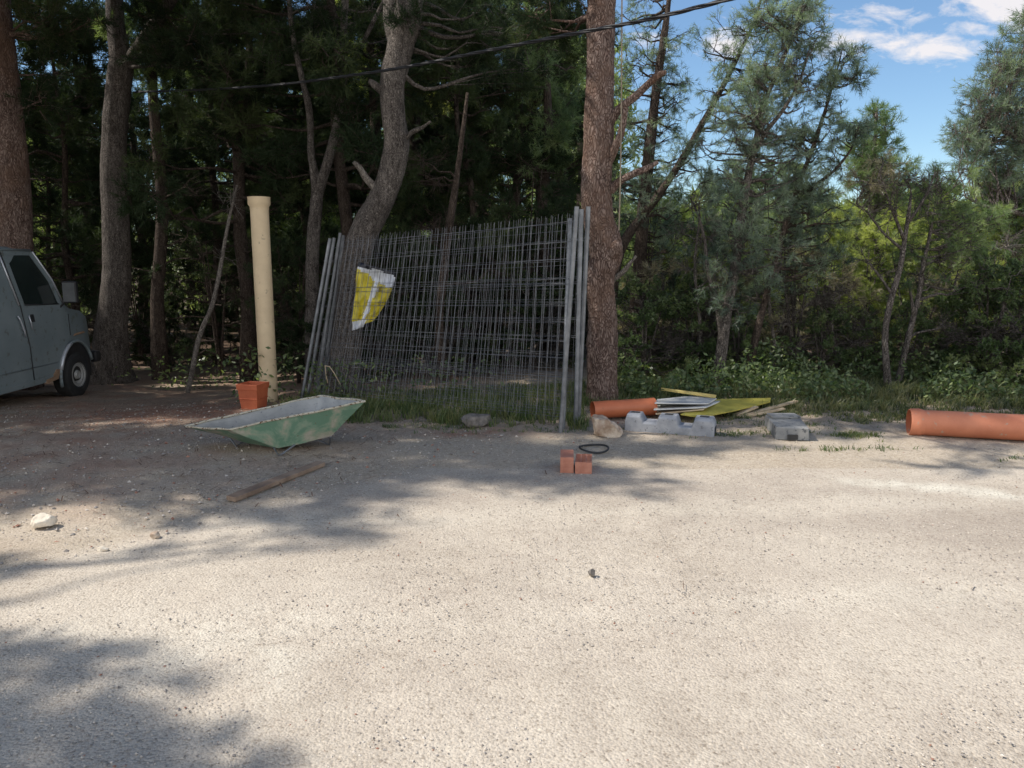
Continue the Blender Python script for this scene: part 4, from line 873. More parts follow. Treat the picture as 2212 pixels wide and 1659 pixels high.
# rocks
def rock(name, label, c, sx, sy, sz, mat, seed, cat='rock', rz=0, rough=.35, sub=4, squash=.8):
    bm = bmesh.new(); bmesh.ops.create_icosphere(bm, subdivisions=sub, radius=1)
    r_ = rn(seed); planes = [(nrm(r_.normal(0, 1, 3)), r_.uniform(.55, .9)) for _ in range(10)]
    for v in bm.verts:
        p = np.array(v.co)
        for nn, dd in planes:
            k = p @ nn
            if k > dd: p = p - nn * (k - dd) * .92
        h = 1 + rough * .35 * noise.noise(Vector(p * 1.7) + Vector((seed, 0, 0))) + rough * .15 * noise.noise(Vector(p * 5) + Vector((seed, 0, 0))) + rough * .06 * noise.noise(Vector(p * 13))
        v.co = Vector(p * h); v.co.x *= sx; v.co.y *= sy; v.co.z = max(v.co.z, -squash) * sz
    me = bpy.data.meshes.new(name); bm.to_mesh(me); bm.free(); me.materials.append(M[mat]); me.polygons.foreach_set('use_smooth', [True] * len(me.polygons)); me.set_sharp_from_angle(angle=R(30))
    o = bpy.data.objects.new(name, me); COL.objects.link(o); o.location = c + Vector((0, 0, squash * sz * .86)); o.rotation_euler = (0, 0, rz); setp(o, label, cat); return o
def big_rock():
    # wedge shaped limestone: high on its left, sloping to the right
    c = G(1314, 943); k = c.y / FPX; bm = bmesh.new()
    out = [(-36, 44), (-2, 41), (12, 25), (33, 13), (36, 3), (20, -1), (-26, 0), (-32, 20)]
    for dy, sc, up in ((-.04, .86, -2), (.03, 1.0, 0), (.10, .97, 0), (.17, .8, -5)):
        for x, z in out: bm.verts.new((x * sc * k, dy + .012 * noise.noise(Vector((x, z, dy * 40))), max(-1, (z + up) if z > 8 else z) * k * (1 if z < 8 else (.97 if dy > .1 else 1))))
    bmesh.ops.convex_hull(bm, input=bm.verts); bmesh.ops.triangulate(bm, faces=bm.faces)
    bmesh.ops.subdivide_edges(bm, edges=bm.edges, cuts=5, use_grid_fill=True)
    for _ in range(2): bmesh.ops.smooth_vert(bm, verts=bm.verts, factor=.5, use_axis_x=True, use_axis_y=True, use_axis_z=True)
    bm.normal_update()
    for v in bm.verts: p = v.co * 1.0; v.co += v.normal * (.022 * noise.noise(p * 11) + .012 * noise.noise(p * 26) + .005 * noise.noise(p * 60))
    me = bpy.data.meshes.new('rock'); bm.to_mesh(me); bm.free(); me.materials.append(M['rock']); me.polygons.foreach_set('use_smooth', [True] * len(me.polygons)); me.set_sharp_from_angle(angle=R(28))
    o = bpy.data.objects.new('rock', me); COL.objects.link(o); o.location = c; setp(o, 'wedge shaped cream and brown limestone rock in front of the thick trunk', 'rock')
big_rock()
rock('rock', 'pale cream rock lying in the sun at the left edge', G(97, 1138), .068, .05, .05, 'rock_pale', 9, rz=.5)
rock('rock', 'small dark stone alone on the open gravel in the foreground', G(1279, 1243), .022, .02, .024, 'rock_dark', 12)
rock('rock', 'small tan stone on the edge between dirt verge and track', G(336, 1162), .03, .03, .022, 'rock', 14, rz=1)
rock('rock', 'flat little stone at the edge of the track, nearest the left foreground', G(222, 1190), .03, .024, .016, 'rock_pale', 15, rz=.3)
rock('rock', 'half buried reddish rock under the mesh panels', G(1033, 922), .17, .1, .085, 'rock_dark', 17, rz=.3)
rock('rock', 'low brown stone under the right end of the mesh panels', G(1110, 918), .07, .05, .035, 'rock_dark', 18)

# hollow bricks
def brick_perforated():
    c = G(1264, 1024); L, Wd, H = .25, .122, .088; e = c + Vector((0, L / 2, 0)); rot = Matrix.Rotation(R(-6), 3, 'Z')
    nx, ny = 3, 6; gx = [(-Wd / 2), ]; cell = []
    mb = MB(); wx, wy = .010, .008; hw = (Wd - wx * (nx + 1)) / nx; hl = (L - wy * (ny + 1)) / ny
    T = lambda x, y, z: e + rot @ Vector((x, y, z))
    xs = [-Wd / 2]; ys = [-L / 2]
    for i in range(nx): xs += [xs[-1] + wx, xs[-1] + wx + hw]
    xs.append(Wd / 2)
    for i in range(ny): ys += [ys[-1] + wy, ys[-1] + wy + hl]
    ys.append(L / 2)
    for i in range(len(xs) - 1):
        for j in range(len(ys) - 1):
            x0, x1, y0, y1 = xs[i], xs[i + 1], ys[j], ys[j + 1]
            if i % 2 == 1 and j % 2 == 1:
                zb = .004
                mb.add([T(x0, y0, H), T(x1, y0, H), T(x1, y1, H), T(x0, y1, H), T(x0, y0, zb), T(x1, y0, zb), T(x1, y1, zb), T(x0, y1, zb)], [(0, 4, 5, 1), (1, 5, 6, 2), (2, 6, 7, 3), (3, 7, 4, 0), (4, 7, 6, 5)])
            else: mb.add([T(x0, y0, H), T(x1, y0, H), T(x1, y1, H), T(x0, y1, H)], [(0, 1, 2, 3)])
    a, b = Wd / 2, L / 2
    mb.add([T(-a, -b, 0), T(a, -b, 0), T(a, b, 0), T(-a, b, 0), T(-a, -b, H), T(a, -b, H), T(a, b, H), T(-a, b, H)], [(0, 1, 5, 4), (1, 2, 6, 5), (2, 3, 7, 6), (3, 0, 4, 7), (3, 2, 1, 0)])
    me = bpy.data.meshes.new('perforated_brick'); me.from_pydata([tuple(Vector(v) - e) for v in mb.v], [], mb.f); me.materials.append(M['brick'])
    o = bpy.data.objects.new('perforated_brick', me); COL.objects.link(o); o.location = e
    setp(o, 'orange clay brick lying with its grid of holes facing up', 'brick')
brick_perforated()
def brick_ribbed():
    c = G(1227, 1022); L, Wd, H = .24, .098, .118; e = c + Vector((0, L / 2, 0)); rot = Matrix.Rotation(R(-4), 3, 'Z')
    mb = MB(); n = 14; prof = []
    for k in range(n + 1):
        y = -L / 2 + L * k / n
        prof.append((y, H + (.0018 if k % 2 else 0)))
    loop = [e + rot @ Vector((-Wd / 2, y, z)) for y, z in prof] + [e + rot @ Vector((-Wd / 2, L / 2, 0)), e + rot @ Vector((-Wd / 2, -L / 2, 0))]
    mb.prism(loop, rot @ Vector((Wd, 0, 0)))
    for k in range(5): mb.box(e + rot @ Vector((0, -L / 2 - .0012, .018 + k * .02)), (Wd * .98, .0024, .008), rot)
    o = mb.build('ribbed_brick', M['brick'], origin=e); setp(o, 'orange clay brick set on edge with its ribbed faces showing', 'brick')
brick_ribbed()

# black hoop
hc = G(1283, 968, .012); pts = []
for k in range(40):
    a = 2 * math.pi * k / 40; pts.append(hc + Vector((.118 * math.cos(a), .135 * math.sin(a), .006 * math.sin(2 * a + 1))))
o = MB().tube(pts, .0085, 8, closed=True).build('rubber_ring', M['black'], origin=hc, smooth=True); setp(o, 'thin black rubber ring lying on the gravel behind the two bricks', 'ring')

# orange pipes
def pipe(name, label, a, b, r, mat, collar=True, th=.006):
    a, b = Vector(a), Vector(b); e = empty(name, a, label, 'pipe'); d = (b - a); L = d.length; u = d / L
    if collar:
        hollow(MB(), a + u * .11, b, r, r - th, 48).build('shaft', mat, e, smooth=True, auto=True)
        hollow(MB(), a, a + u * .115, r * 1.06, r * 1.06 - th, 48, [(0, r * 1.0), (.12, r * 1.07), (.5, r * 1.08), (.62, r * 1.12), (.74, r * 1.08), (1, r * 1.003)]).build('socket', mat, e, smooth=True, auto=True)
    else:
        hollow(MB(), a, b, r, r - th, 48).build('shaft', mat, e, smooth=True, auto=True)
        hollow(MB(), b - u * .05, b + u * .004, r * 1.03, r - th, 48).build('collar', mat, e, smooth=True, auto=True)
pipe('long_pipe', 'long thick dusty orange pipe running out of the right edge', (3.54, 6.76, .118), (6.4, 5.98, .115), .113, M['orange_dull'])
pl0 = P(1280, 886, 7.42); pl1 = P(1412, 878, 7.55)
pipe('short_pipe', 'short open orange pipe at the foot of the thick trunk', pl0, pl1, .086, M['orange'], False)

# concrete fence foot with three humps
def fence_foot():
    a = G(1349, 932); b = G(1542, 946); d = b - a; L = d.length; u = d / L; w = Vector((-u.y, u.x, 0)) * .2; e = a.copy()
    em = empty('fence_foot', e, 'grey concrete fence foot with three humps and slots, lying behind the limestone rock', 'concrete foot')
    prof = [(0, 0), (0, .11), (.02, .165), (.17, .165), (.215, .1), (.36, .1), (.385, .165), (.58, .165), (.61, .085), (.755, .085), (.785, .165), (.975, .165), (1, .12), (1, 0)]
    hs = {1: .0, 2: .165}
    mb = MB(); ns = 7
    # loft the profile across the width, narrower on top
    loops = []
    for k in range(ns):
        t = k / (ns - 1); edge = 1.0 if 0 < k < ns - 1 else .86
        loops.append([a + u * (x * L) + w * t + Vector((0, 0, z * edge if z > 0 else 0)) for x, z in prof])
    n = len(prof); vs = [p for l in loops for p in l]; fs = [tuple(range(n)), tuple(reversed(range((ns - 1) * n, ns * n)))]
    for k in range(ns - 1):
        for i in range(n): fs.append((k * n + i, k * n + (i + 1) % n, (k + 1) * n + (i + 1) % n, (k + 1) * n + i))
    mb.add(vs, fs); mb.build('foot_block', M['concrete'], em, bevel=.008)
    for x0, x1 in ((.05, .15), (.44, .53), (.83, .93)):
        MB().box(a + u * ((x0 + x1) / 2 * L) + w * .5 + Vector((0, 0, .1665)), ((x1 - x0) * L, .05, .006), Matrix.Rotation(math.atan2(u.y, u.x), 3, 'Z')).build('slot', M['hole_shade'], em)
    MB().box(a + u * (L + .001) + w * .5 + Vector((0, 0, .04)), (.006, .11, .08), Matrix.Rotation(math.atan2(u.y, u.x), 3, 'Z')).build('end_opening', M['hole_shade'], em)
M['hole_shade'] = simple('hollow_shade', (.03, .03, .03), (.05, .05, .05), 10, .95)  # dark plates: the shade inside the openings put into colour
fence_foot()
def lone_block():
    fl, fr = G(1675, 950), G(1748, 953); bl_, br = Vector((2.37, 7.12, 0)), Vector((2.68, 7.10, 0)); e = (fl + fr + bl_ + br) / 4
    em = empty('concrete_block', e, 'low grey concrete block lying alone on the verge, turned end on', 'concrete block'); H = .112
    mb = MB(); low = [fl, fr, br, bl_]; cen = e
    top = [cen + (p - cen) * .97 + Vector((0, 0, H)) for p in low]; step = [fl.lerp(bl_, .62), fr.lerp(br, .62)]
    mb.add(low + top, [(3, 2, 1, 0), (4, 5, 6, 7), (0, 1, 5, 4), (1, 2, 6, 5), (2, 3, 7, 6), (3, 0, 4, 7)]); mb.build('block_body', M['concrete_dark'], em, bevel=.008)
    mid = (fl.lerp(bl_, .8) + fr.lerp(br, .8)) / 2; MB().box(mid + Vector((0, 0, H + .012)), (.26, .17, .024)).build('raised_end', M['concrete_dark'], em, bevel=.006)
    f = (fl + fr) / 2; MB().box(f + Vector((0, -.002, .03)), (.09, .012, .045)).build('notch', M['hole_shade'], em)
lone_block()

M['strip'] = simple('faded_yellow_wood', (.42, .30, .10), (.58, .47, .16), 9, .8)
# boards heaped behind the concrete foot
def sheet(name, label, pts, th, mat, cat='board', bev=.002):
    pts = [Vector(p) for p in pts]; c = sum(pts, Vector()) / len(pts); nn = (pts[1] - pts[0]).cross(pts[2] - pts[1]).normalized()
    if nn.z < 0: nn = -nn
    o = MB().prism(pts, nn * -th).build(name, mat, origin=c, bevel=bev); setp(o, label, cat); return o
sheet('pale_board', 'top pale grey-white board of the heap, poking out of the orange pipe', [P(1414, 870, 7.35), P(1420, 862, 7.9), P(1492, 855, 8.2), P(1548, 860, 8.0), P(1530, 871, 7.5)], .012, M['sheet'])
sheet('pale_board', 'lower pale board of the heap, its edge showing under the top one', [P(1412, 884, 7.3), P(1418, 876, 7.8), P(1500, 862, 8.1), P(1556, 866, 7.9), P(1525, 879, 7.4)], .012, M['sheet'])
sheet('pale_board', 'narrow third board lying lowest in the pale heap', [P(1416, 893, 7.3), P(1424, 886, 7.6), P(1530, 872, 7.8), P(1520, 883, 7.4)], .014, M['wood_pale'])
sheet('yellow_board', 'wide yellow painted board slanting behind the concrete foot', [P(1470, 894, 7.3), P(1549, 862, 8.0), P(1665, 859, 8.1), P(1664, 867, 7.9), P(1582, 887, 7.45), P(1512, 900, 7.2)], .014, M['yellow'])
sheet('yellow_strip', 'narrow yellow strip of wood jutting up behind the heap', [P(1429, 843, 8.3), P(1429, 837, 8.3), P(1548, 853, 8.0), P(1546, 860, 7.95)], .012, M['strip'], 'strip')
for (a, b, w, lab) in ((G(1592, 897, .02), P(1716, 864, 8.0), .05, 'long grey-brown wooden lath leaning right of the yellow board'), (G(1584, 894, .03), P(1630, 876, 7.7), .05, 'short wooden lath beside the longer one'), (G(1600, 899, .012), P(1690, 880, 7.7), .04, 'lowest wooden lath on the grass by the yellow board')):
    d = (b - a); s_ = d.cross(Vector((0, 0, 1))).normalized() * w
    sheet('wooden_lath', lab, [a, b, b + s_, a + s_], .018, M['wood_pale'], 'lath')

# ------------------------------------------------------------------ leaning mesh panels
def solve_top(base, px, py, L):
    r = ray(px, py); o = Vector((0, 0, CAMH)); k = base - o; A_ = r.dot(r); B_ = -2 * r.dot(k); C_ = k.dot(k) - L * L; D = B_ * B_ - 4 * A_ * C_
    t = (-B_ + math.sqrt(D)) / (2 * A_) if D > 0 else -B_ / (2 * A_)
    return o + r * t
def panel(lab, lb, lt, rb, rt, seed, H=2.0, nh=0.0):
    r_ = rn(seed); LB, RB = G(*lb), G(*rb); LT, RT = solve_top(LB, *lt, H), solve_top(RB, *rt, H)
    e = empty('mesh_panel', (LB + RB) / 2, lab, 'fence panel', 'steel mesh fence panels stacked against the trees')
    for a, b in ((LB, LT), (RB, RT)): MB().tube([a, b], .021, 14).build('post', M['steel'], e, smooth=True, auto=True)
    mb = MB(); X = lambda u, v: (LB.lerp(LT, v)).lerp(RB.lerp(RT, v), u)
    nrm_ = (RB - LB).cross(LT - LB).normalized()
    bow = lambda u, v: nrm_ * (.03 * math.sin(math.pi * u) * math.sin(3 * v + seed) + .008 * noise.noise(Vector((u * 9, v * 5, seed))))
    v0, v1 = .07, .965; vs_ = [v0]
    while vs_[-1] < v1 - .03: vs_.append(vs_[-1] + (.082 if len(vs_) not in (3, 9, 15, 20) else .026))
    for v in vs_:
        dv = r_.normal(0, .002); mb.tube([X(u, v + dv + .004 * noise.noise(Vector((u * 4, v * 9, seed)))) + bow(u, v) for u in np.linspace(.006, .994, 15)], .0021, 3, cap=False)
    nv = 38
    for k in range(1, nv):
        u = k / nv + r_.normal(0, .0022); mb.tube([X(u + .0015 * noise.noise(Vector((u * 7, v * 3, seed + 4))), v) + bow(u, v) for v in np.linspace(v0 - .015, v1 + .012, 12)], .0018, 3, cap=False)
    mb.build('wire_mesh', M['wire'], e)
    for b, t in ((RB, RT), (LB, LT)):
        for v in (.3, .62, .86): c = b.lerp(t, v); MB().tube([c, c + (t - b).normalized() * .012], .026, 10).build('wire_tie', M['steel'], e)
panel('front mesh panel of the leaning stack, its right post nearest the camera', (651, 866), (713, 515), (1211, 935), (1246, 446), 1)
panel('second mesh panel of the leaning stack, shorter right post just left of the front one', (664, 862), (722, 514), (1216, 926), (1231, 472), 2, 1.95)
panel('third mesh panel of the leaning stack, right post between the front one and the trunk', (682, 858), (735, 503), (1243, 923), (1256, 452), 3)
panel('rear mesh panel of the leaning stack, its right post against the thick trunk', (694, 856), (742, 508), (1249, 916), (1271, 446), 4)

# hanging sack between the panels
def sack():
    out = [(776, 565), (855, 588), (847, 622), (833, 655), (818, 690), (792, 703), (764, 713), (760, 690), (765, 640), (769, 600)]
    d = 9.35
    nx, ny = 22, 30; tl, tr, br_, bl2 = (776, 566), (856, 588), (800, 702), (761, 714)
    vs = []; fs = []; mi = []
    for j in range(ny + 1):
        v = j / ny
        for i in range(nx + 1):
            u = i / nx
            bulge = math.sin(math.pi * v) * 9 * u + (4 * math.sin(math.pi * v) * (u - .5))
            x = (tl[0] + (tr[0] - tl[0]) * u) * (1 - v) + (bl2[0] + (br_[0] - bl2[0]) * u) * v + bulge
            y = (tl[1] + (tr[1] - tl[1]) * u) * (1 - v) + (bl2[1] + (br_[1] - bl2[1]) * u) * v
            p = P(x, y, d); p.y += .09 * noise.noise(Vector((u * 4, v * 3, 2))) + .05 * noise.noise(Vector((u * 11, v * 8, 5))) + .06 * abs(u - .45) - .05
            vs.append(p)
    for j in range(ny):
        for i in range(nx):
            fs.append((j * (nx + 1) + i, j * (nx + 1) + i + 1, (j + 1) * (nx + 1) + i + 1, (j + 1) * (nx + 1) + i)); u, v = (i + .5) / nx, (j + .5) / ny
            m = 0
            if v < .05 + .03 * math.sin(u * 9) or (u > .95 and v < .1): m = 2
            elif v < .10 + .16 * u + (.05 if .35 < u else 0): m = 1
            elif abs(u - (.52 + .03 * math.sin(v * 7))) < .065 + .02 * math.sin(v * 20): m = 1
            elif v > .88 - .04 * u and u < .62: m = 1
            elif v > .93: m = 2
            elif (int(v * 40) % 5 == 0 and u > .64 and .3 < v < .42): m = 3
            elif noise.noise(Vector((u * 8, v * 11, 3))) > .38 and v > .3: m = 3
            mi.append(m)
    me = bpy.data.meshes.new('hanging_sack'); c = sum(vs, Vector()) / len(vs); me.from_pydata([tuple(p - c) for p in vs], [], fs)
    for k in ('sack_yellow', 'sack_white', 'sack_black', 'sack_olive'): me.materials.append(M[k])
    me.polygons.foreach_set('material_index', mi); me.polygons.foreach_set('use_smooth', [True] * len(fs)); me.update()
    o = bpy.data.objects.new('hanging_sack', me); COL.objects.link(o); o.location = c; md = o.modifiers.new('t', 'SOLIDIFY'); md.thickness = .004
    setp(o, 'crumpled yellow and white plastic sack caught behind the mesh panels', 'sack')
M['sack_yellow'] = simple('sack_yellow', (.50, .42, .02), (.68, .56, .04), 6, .35, .4, .01)
M['sack_white'] = simple('sack_white', (.55, .57, .62), (.78, .80, .84), 6, .35, .4, .01)
M['sack_black'] = simple('sack_black', (.01, .012, .02), (.03, .03, .04), 6, .4)
M['sack_olive'] = simple('sack_olive', (.28, .23, .03), (.36, .3, .05), 6, .4)
sack()
# forked dry stem by the panels
q = MB(); a, b = P(708, 828, 9.0), P(702, 790, 9.0); q.tube([a, P(704, 808, 9), b], .006, 5); q.tube([b, P(712, 792, 9), P(722, 806, 8.98), P(736, 832, 8.95)], [.006, .006, .006, .004], 5)
a.z = gz(a.x, a.y)
o = q.build('dry_stalk', M['wood_pale'], origin=a, smooth=True); setp(o, 'pale forked dry stalk bent over inside the left of the mesh panels', 'stalk')

# overhead cable and hanging rope
def cable():
    pts = [P(1750, -50, 5.2), P(1560, 2, 5.8), P(1400, 42, 6.35), P(1265, 68, 6.9), P(1050, 110, 7.8), P(880, 144, 8.7), P(750, 164, 9.5), P(600, 183, 10.6), P(450, 193, 11.8), P(290, 199, 13.1)]
    c = catmull([(p.x, p.y, p.z, 1) for p in pts], .035)[:, :3]; e = empty('overhead_cable', pts[-1], 'black twisted overhead cable crossing in front of the trunks', 'cable')
    for ph in (0, 2.094, 4.189):
        q = MB(); path = []
        for i, p in enumerate(c):
            t = c[min(i + 1, len(c) - 1)] - c[max(i - 1, 0)]; t /= np.linalg.norm(t); x = nrm(np.cross(t, (0, 0, 1))); y = np.cross(t, x); a = i * .32 + ph
            path.append(p + (x * math.cos(a) + y * math.sin(a)) * .0085)
        q.tube(path, .0085, 6, cap=False).build('strand', M['black_gloss'], e, smooth=True)
M['black_gloss'] = simple('cable_sheath', (.010, .010, .012), (.02, .02, .024), 10, .55)
cable()
M['rope'] = simple('rope', (.17, .14, .10), (.26, .22, .16), 40, .9)
rpts = [P(1346, -420, 8.1), P(1344, -100, 8.12), P(1343, 100, 8.12), P(1342, 280, 8.12), P(1340, 400, 8.12), P(1337, 498, 8.12)]
o = MB().tube([tuple(p) for p in rpts], .0075, 6).build('hanging_rope', M['rope'], origin=rpts[0]); setp(o, 'thin tan rope hanging straight down right of the thick trunk', 'rope')

# ------------------------------------------------------------------ van
M['van'] = simple('van_paint', (.15, .185, .195), (.19, .225, .235), 2, .45, .06, .002, speck=((.12, .135, .13), .6))
M['glass'] = simple('dark_glass', (.012, .018, .018), (.02, .028, .026), 3, .08, 0, .001)
M['chrome'] = simple('pale_metal_trim', (.42, .44, .47), (.52, .54, .57), 6, .35, .1, .002, .4)
M['plastic'] = simple('black_plastic', (.012, .012, .013), (.022, .022, .024), 10, .6)
M['rust'] = simple('rusty_sill', (.20, .12, .07), (.33, .22, .14), 14, .85)
M['tyre'] = simple('tyre_rubber', (.014, .014, .014), (.024, .024, .024), 14, .85)
M['rimm'] = simple('grey_wheel_rim', (.30, .30, .29), (.42, .42, .40), 9, .6, .1, .002, .3)
M['lamp'] = simple('lamp_glass', (.35, .36, .36), (.5, .5, .5), 4, .15)
def van():
    g = -.405; X0 = -6.24; Yw = 10.96          # near flank, front axle
    e = empty('parked_van', (X0 - 1.0, Yw - 1.5, g), 'dusty blue-grey panel van parked at the left edge, facing the trees', 'van')
    # stations along Y: (y offset from axle, roof height, belt height, side inset, floor)
    st_ = [(-3.75, 2.08, 1.36, .03, .34), (-3.6, 2.12, 1.36, .0, .32), (-2.2, 2.14, 1.36, 0, .32), (-1.2, 2.14, 1.36, 0, .32), (-.84, 2.12, 1.36, .0, .32), (-.66, 2.04, 1.36, 0, .33), (-.36, 1.64, 1.34, 0, .36), (-.16, 1.36, 1.28, .0, .38), (.0, 1.28, 1.2, .01, .4), (.3, 1.23, 1.12, .03, .41), (.52, 1.13, 1.02, .07, .42), (.66, .98, .9, .14, .42), (.73, .74, .7, .2, .42)]
    loops = []
    for (dy, rf, bt, ins, fl) in st_:
        y = Yw + dy; tu = .10 * clampf((rf - bt) / .75, 0, 1); half = []
        half = [(0 + ins, fl), (0 + ins - .012, (fl + bt) / 2), (ins, bt), (ins + tu * .85, rf - .12 * clampf((rf - bt), .1, 1)), (ins + tu + .05, rf - .045), (ins + tu + .16, rf - .01)]
        pts = [Vector((X0 - a, y, g + z)) for a, z in half] + [Vector((X0 - 1.0, y, g + rf + .02))] + [Vector((X0 - 2.0 + a, y, g + z)) for a, z in reversed(half)]
        loops.append(pts)
    n = len(loops[0]); vs = [p for l in loops for p in l]; fs = [tuple(range(n)), tuple(reversed(range((len(loops) - 1) * n, len(loops) * n)))]
    for k in range(len(loops) - 1):
        for i in range(n): fs.append((k * n + i, k * n + (i + 1) % n, (k + 1) * n + (i + 1) % n, (k + 1) * n + i))
    MB().add(vs, fs).build('body', M['van'], e, smooth=True, auto=True)
    def side(dy, z, off=.006):
        """point on the near flank"""
        tu = .085 * clampf((z - 1.36) / .62, 0, 1); bul = .012 * math.sin(math.pi * clampf((z - .33) / 1.03, 0, 1)); return Vector((X0 - tu + bul + off, Yw + dy, g + z))
    def patch(poly, name, mat, parent, off=.008, th=.01, bev=.0):
        loop = [side(a, z, off) for a, z in poly]; o_ = MB().prism(loop, Vector((-th, 0, 0))).build(name, mat, parent, bevel=bev); return o_
    def strip(pts, w, name, mat, parent, off=.012):
        c = [side(a, z, off) for a, z in pts]; return MB().tube(c, w, 6).build(name, mat, parent, smooth=True)
    # cab door: subdivided so that it follows the flank
    lower = [(-.97, .40), (-.42, .44), (-.34, .62), (-.2, .80), (-.1, .86), (-.1, 1.2), (-.2, 1.34), (-1.1, 1.36), (-1.0, .85)]
    dl = MB()
    loop = [side(a, z, .008) for a, z in lower]; dl.prism(loop, Vector((-.012, 0, 0)))
    fr = [[(-1.1, 1.36), (-1.27, 2.06), (-1.2, 2.06), (-1.03, 1.36)], [(-1.27, 2.06), (-.66, 2.06), (-.67, 2.005), (-1.25, 2.005)], [(-.66, 2.06), (-.34, 1.68), (-.2, 1.34), (-.29, 1.34), (-.41, 1.66), (-.70, 2.01)]]
    for f in fr: dl.prism([side(a, z, .011) for a, z in f], Vector((-.02, 0, 0)))
    door = dl.build('door', M['van'], e)
    patch([(-1.035, 1.38), (-1.19, 2.005), (-.70, 2.005), (-.41, 1.66), (-.29, 1.35)], 'window', M['glass'], door, .004, .012)
    strip([(-1.04, 1.375), (-.29, 1.35)], .008, 'window_seal', M['plastic'], door, .01)
    strip([(-.64, 2.05), (-.33, 1.68), (-.19, 1.36)], .010, 'pillar_trim', M['chrome'], door, .016)
    MB().tube([side(-.96, 1.06, .02), side(-.98, 1.14, .03), side(-1.0, 1.24, .02)], .009, 6).build('handle', M['chrome'], door, smooth=True)
    patch([(-.93, 1.15), (-.86, 1.15), (-.88, 1.25), (-.95, 1.25)], 'handle_recess', M['plastic'], door, .0105, .006)
    # seams and side door
    strip([(-.985, .38), (-1.02, .85), (-1.115, 1.36), (-1.29, 2.07)], .006, 'door_seam', M['plastic'], e, .004)
    strip([(-.085, .9), (-.085, 1.2)], .005, 'front_seam', M['plastic'], e, .004)
    strip([(-3.4, .56), (-.42, .56)], .007, 'side_crease', M['van'], e, .004)
    strip([(-1.15, 1.38), (-1.33, 2.05)], .011, 'seam_trim', M['chrome'], e, .012)
    MB().tube([side(-1.12, .98, .02), side(-1.14, 1.04, .035), side(-1.2, 1.2, .035), side(-1.22, 1.25, .02)], .010, 6).build('side_door_handle', M['chrome'], e, smooth=True)
    strip([(-3.7, 2.075), (-1.2, 2.075), (-.68, 2.07)], .016, 'roof_gutter', M['van'], e, .01)
    strip([(-2.55, .42), (-2.55, 2.0)], .005, 'rear_seam', M['plastic'], e, .004)
    # sill with rust
    patch([(-3.5, .33), (-.5, .33), (-.45, .40), (-3.5, .385)], 'sill', M['van'], e, .012, .02)
    patch([(-.74, .31), (-.46, .335), (-.40, .46), (-.5, .47), (-.58, .38), (-.74, .36)], 'rust_patch', M['rust'], e, .016, .012)
    patch([(.0, .88), (.3, .9), (.26, .925), (.02, .91)], 'rust_streak', M['rust'], e, .004, .006)
    # wheel arch
    arch = [(.40 * math.cos(a), .33 + .46 * math.sin(a)) for a in np.linspace(-.15, math.pi + .25, 22)]
    patch([(a, z) for a, z in arch], 'wheel_well', M['plastic'], e, .003, .02)
    c = [side(a * 1.04, .33 + (z - .33) * 1.04, .022) for a, z in arch[3:]]; MB().tube(c, .022, 8).build('arch_trim', M['van'], e, smooth=True)
    c = [side(a * 1.04, .33 + (z - .33) * 1.04, .026) for a, z in arch[12:19]]; MB().tube(c, .026, 8).build('arch_silver_trim', M['chrome'], e, smooth=True)  # silver flare along part of the arch
    def wheel(y, x):
        w = MB(); ctr = Vector((x + (.035 if x > X0 - .5 else 0), y, g + .325)); prof = [(0, .17), (.02, .20), (.012, .28), (-.01, .318), (-.05, .325), (-.15, .325), (-.19, .31), (-.2, .2)]
        for i in range(len(prof) - 1):
            a, b = prof[i], prof[i + 1]; vs = []
            for (o_, r) in (a, b):
                for k in range(40): q = 2 * math.pi * k / 40; vs.append(ctr + Vector((o_, r * math.cos(q), r * math.sin(q))))
            w.add(vs, [(k, (k + 1) % 40, 40 + (k + 1) % 40, 40 + k) for k in range(40)])
        wo = empty('wheel', Vector((0, 0, 0)), None, None); wo.parent = e; wo.location = ctr - e.location
        o1 = w.build('tyre', M['tyre'], None, smooth=True, origin=ctr); o1.location = (0, 0, 0); o1.parent = wo
        rm = MB(); pr = [(.0, .0), (.012, .04), (.012, .055), (-.03, .07), (-.03, .115), (.0, .13), (-.005, .165), (.012, .178)]
        for i in range(len(pr) - 1):
            vs = []
            for (o_, r) in (pr[i], pr[i + 1]):
                for k in range(32): q = 2 * math.pi * k / 32; vs.append(ctr + Vector((o_ - .005, max(r, .001) * math.cos(q), max(r, .001) * math.sin(q))))
            rm.add(vs, [(k, (k + 1) % 32, 32 + (k + 1) % 32, 32 + k) for k in range(32)])
        o2 = rm.build('rim', M['rimm'], None, smooth=True, origin=ctr); o2.location = (0, 0, 0); o2.parent = wo

    wheel_fn = wheel
    return e, side, wheel_fn, g, X0, Yw
ve, vside, vwheel, vg, vX, vY = van()
for (y, x) in ((vY, vX - .005), (vY - 2.9, vX - .005), (vY, vX - 1.8), (vY - 2.9, vX - 1.8)): vwheel(y, x)
M['mirror'] = simple('mirror_glass', (.08, .085, .09), (.13, .14, .145), 4, .25, 0)
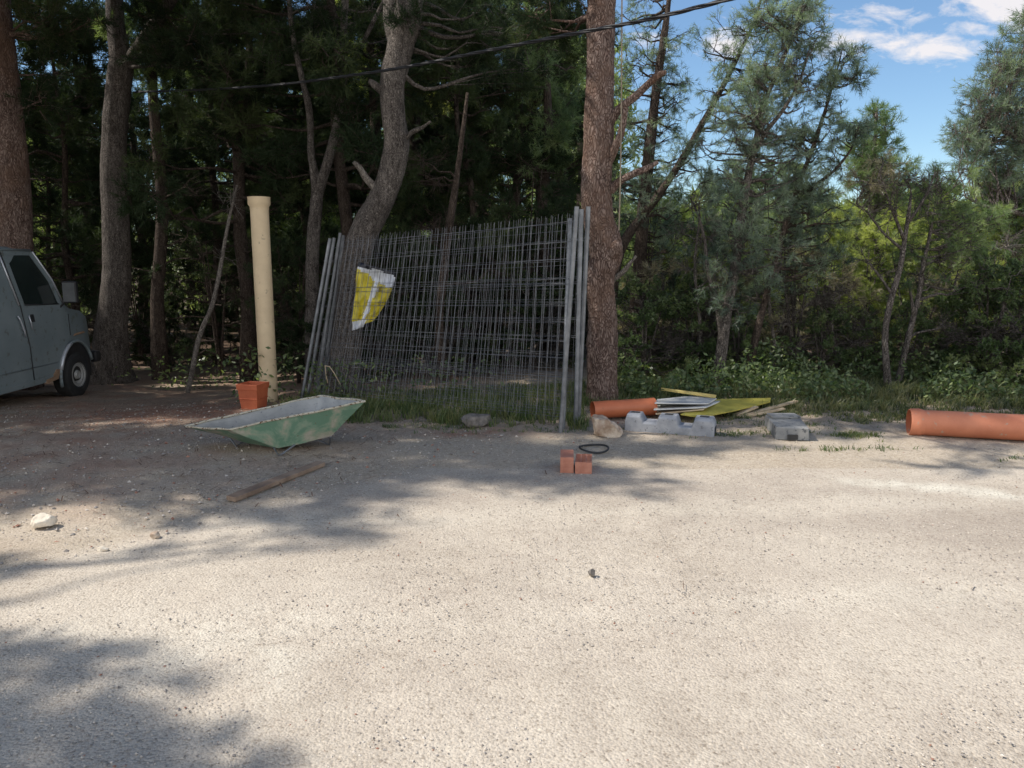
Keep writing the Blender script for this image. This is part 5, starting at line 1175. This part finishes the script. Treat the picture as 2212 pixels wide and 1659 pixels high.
# mirror, bumper, headlights, windscreen
mm = MB(); c = P(152, 631, 10.75); mm.box(c, (.20, .07, .30), Matrix.Rotation(R(0), 3, 'Z')); mo = mm.build('door_mirror', M['plastic'], ve, bevel=.02)
MB().box(c + Vector((0, -.038, 0)), (.165, .008, .26)).build('mirror_glass', M['mirror'], mo)
MB().tube([c + Vector((-.05, 0, -.1)), vside(-.25, 1.3, 0)], .014, 6).build('mirror_arm', M['plastic'], mo)
MB().box((vX - 1.0, vY + .74, vg + .50), (1.9, .14, .17)).build('bumper', M['plastic'], ve, bevel=.03)
for x in (vX - .36, vX - 1.64): MB().box((x, vY + .70, vg + .78), (.26, .08, .17)).build('headlight', M['lamp'], ve, bevel=.01)
q = MB(); a = [Vector((vX - .17, vY - .64, vg + 2.01)), Vector((vX - 1.83, vY - .64, vg + 2.01)), Vector((vX - 1.93, vY - .18, vg + 1.38)), Vector((vX - .07, vY - .18, vg + 1.38))]
q.prism([p + Vector((0, .035, .02)) for p in a], Vector((0, -.02, -.015))).build('windscreen', M['glass'], ve)
print('objects', len(bpy.data.objects), 'tris', sum(len(m.polygons) for m in bpy.data.meshes))
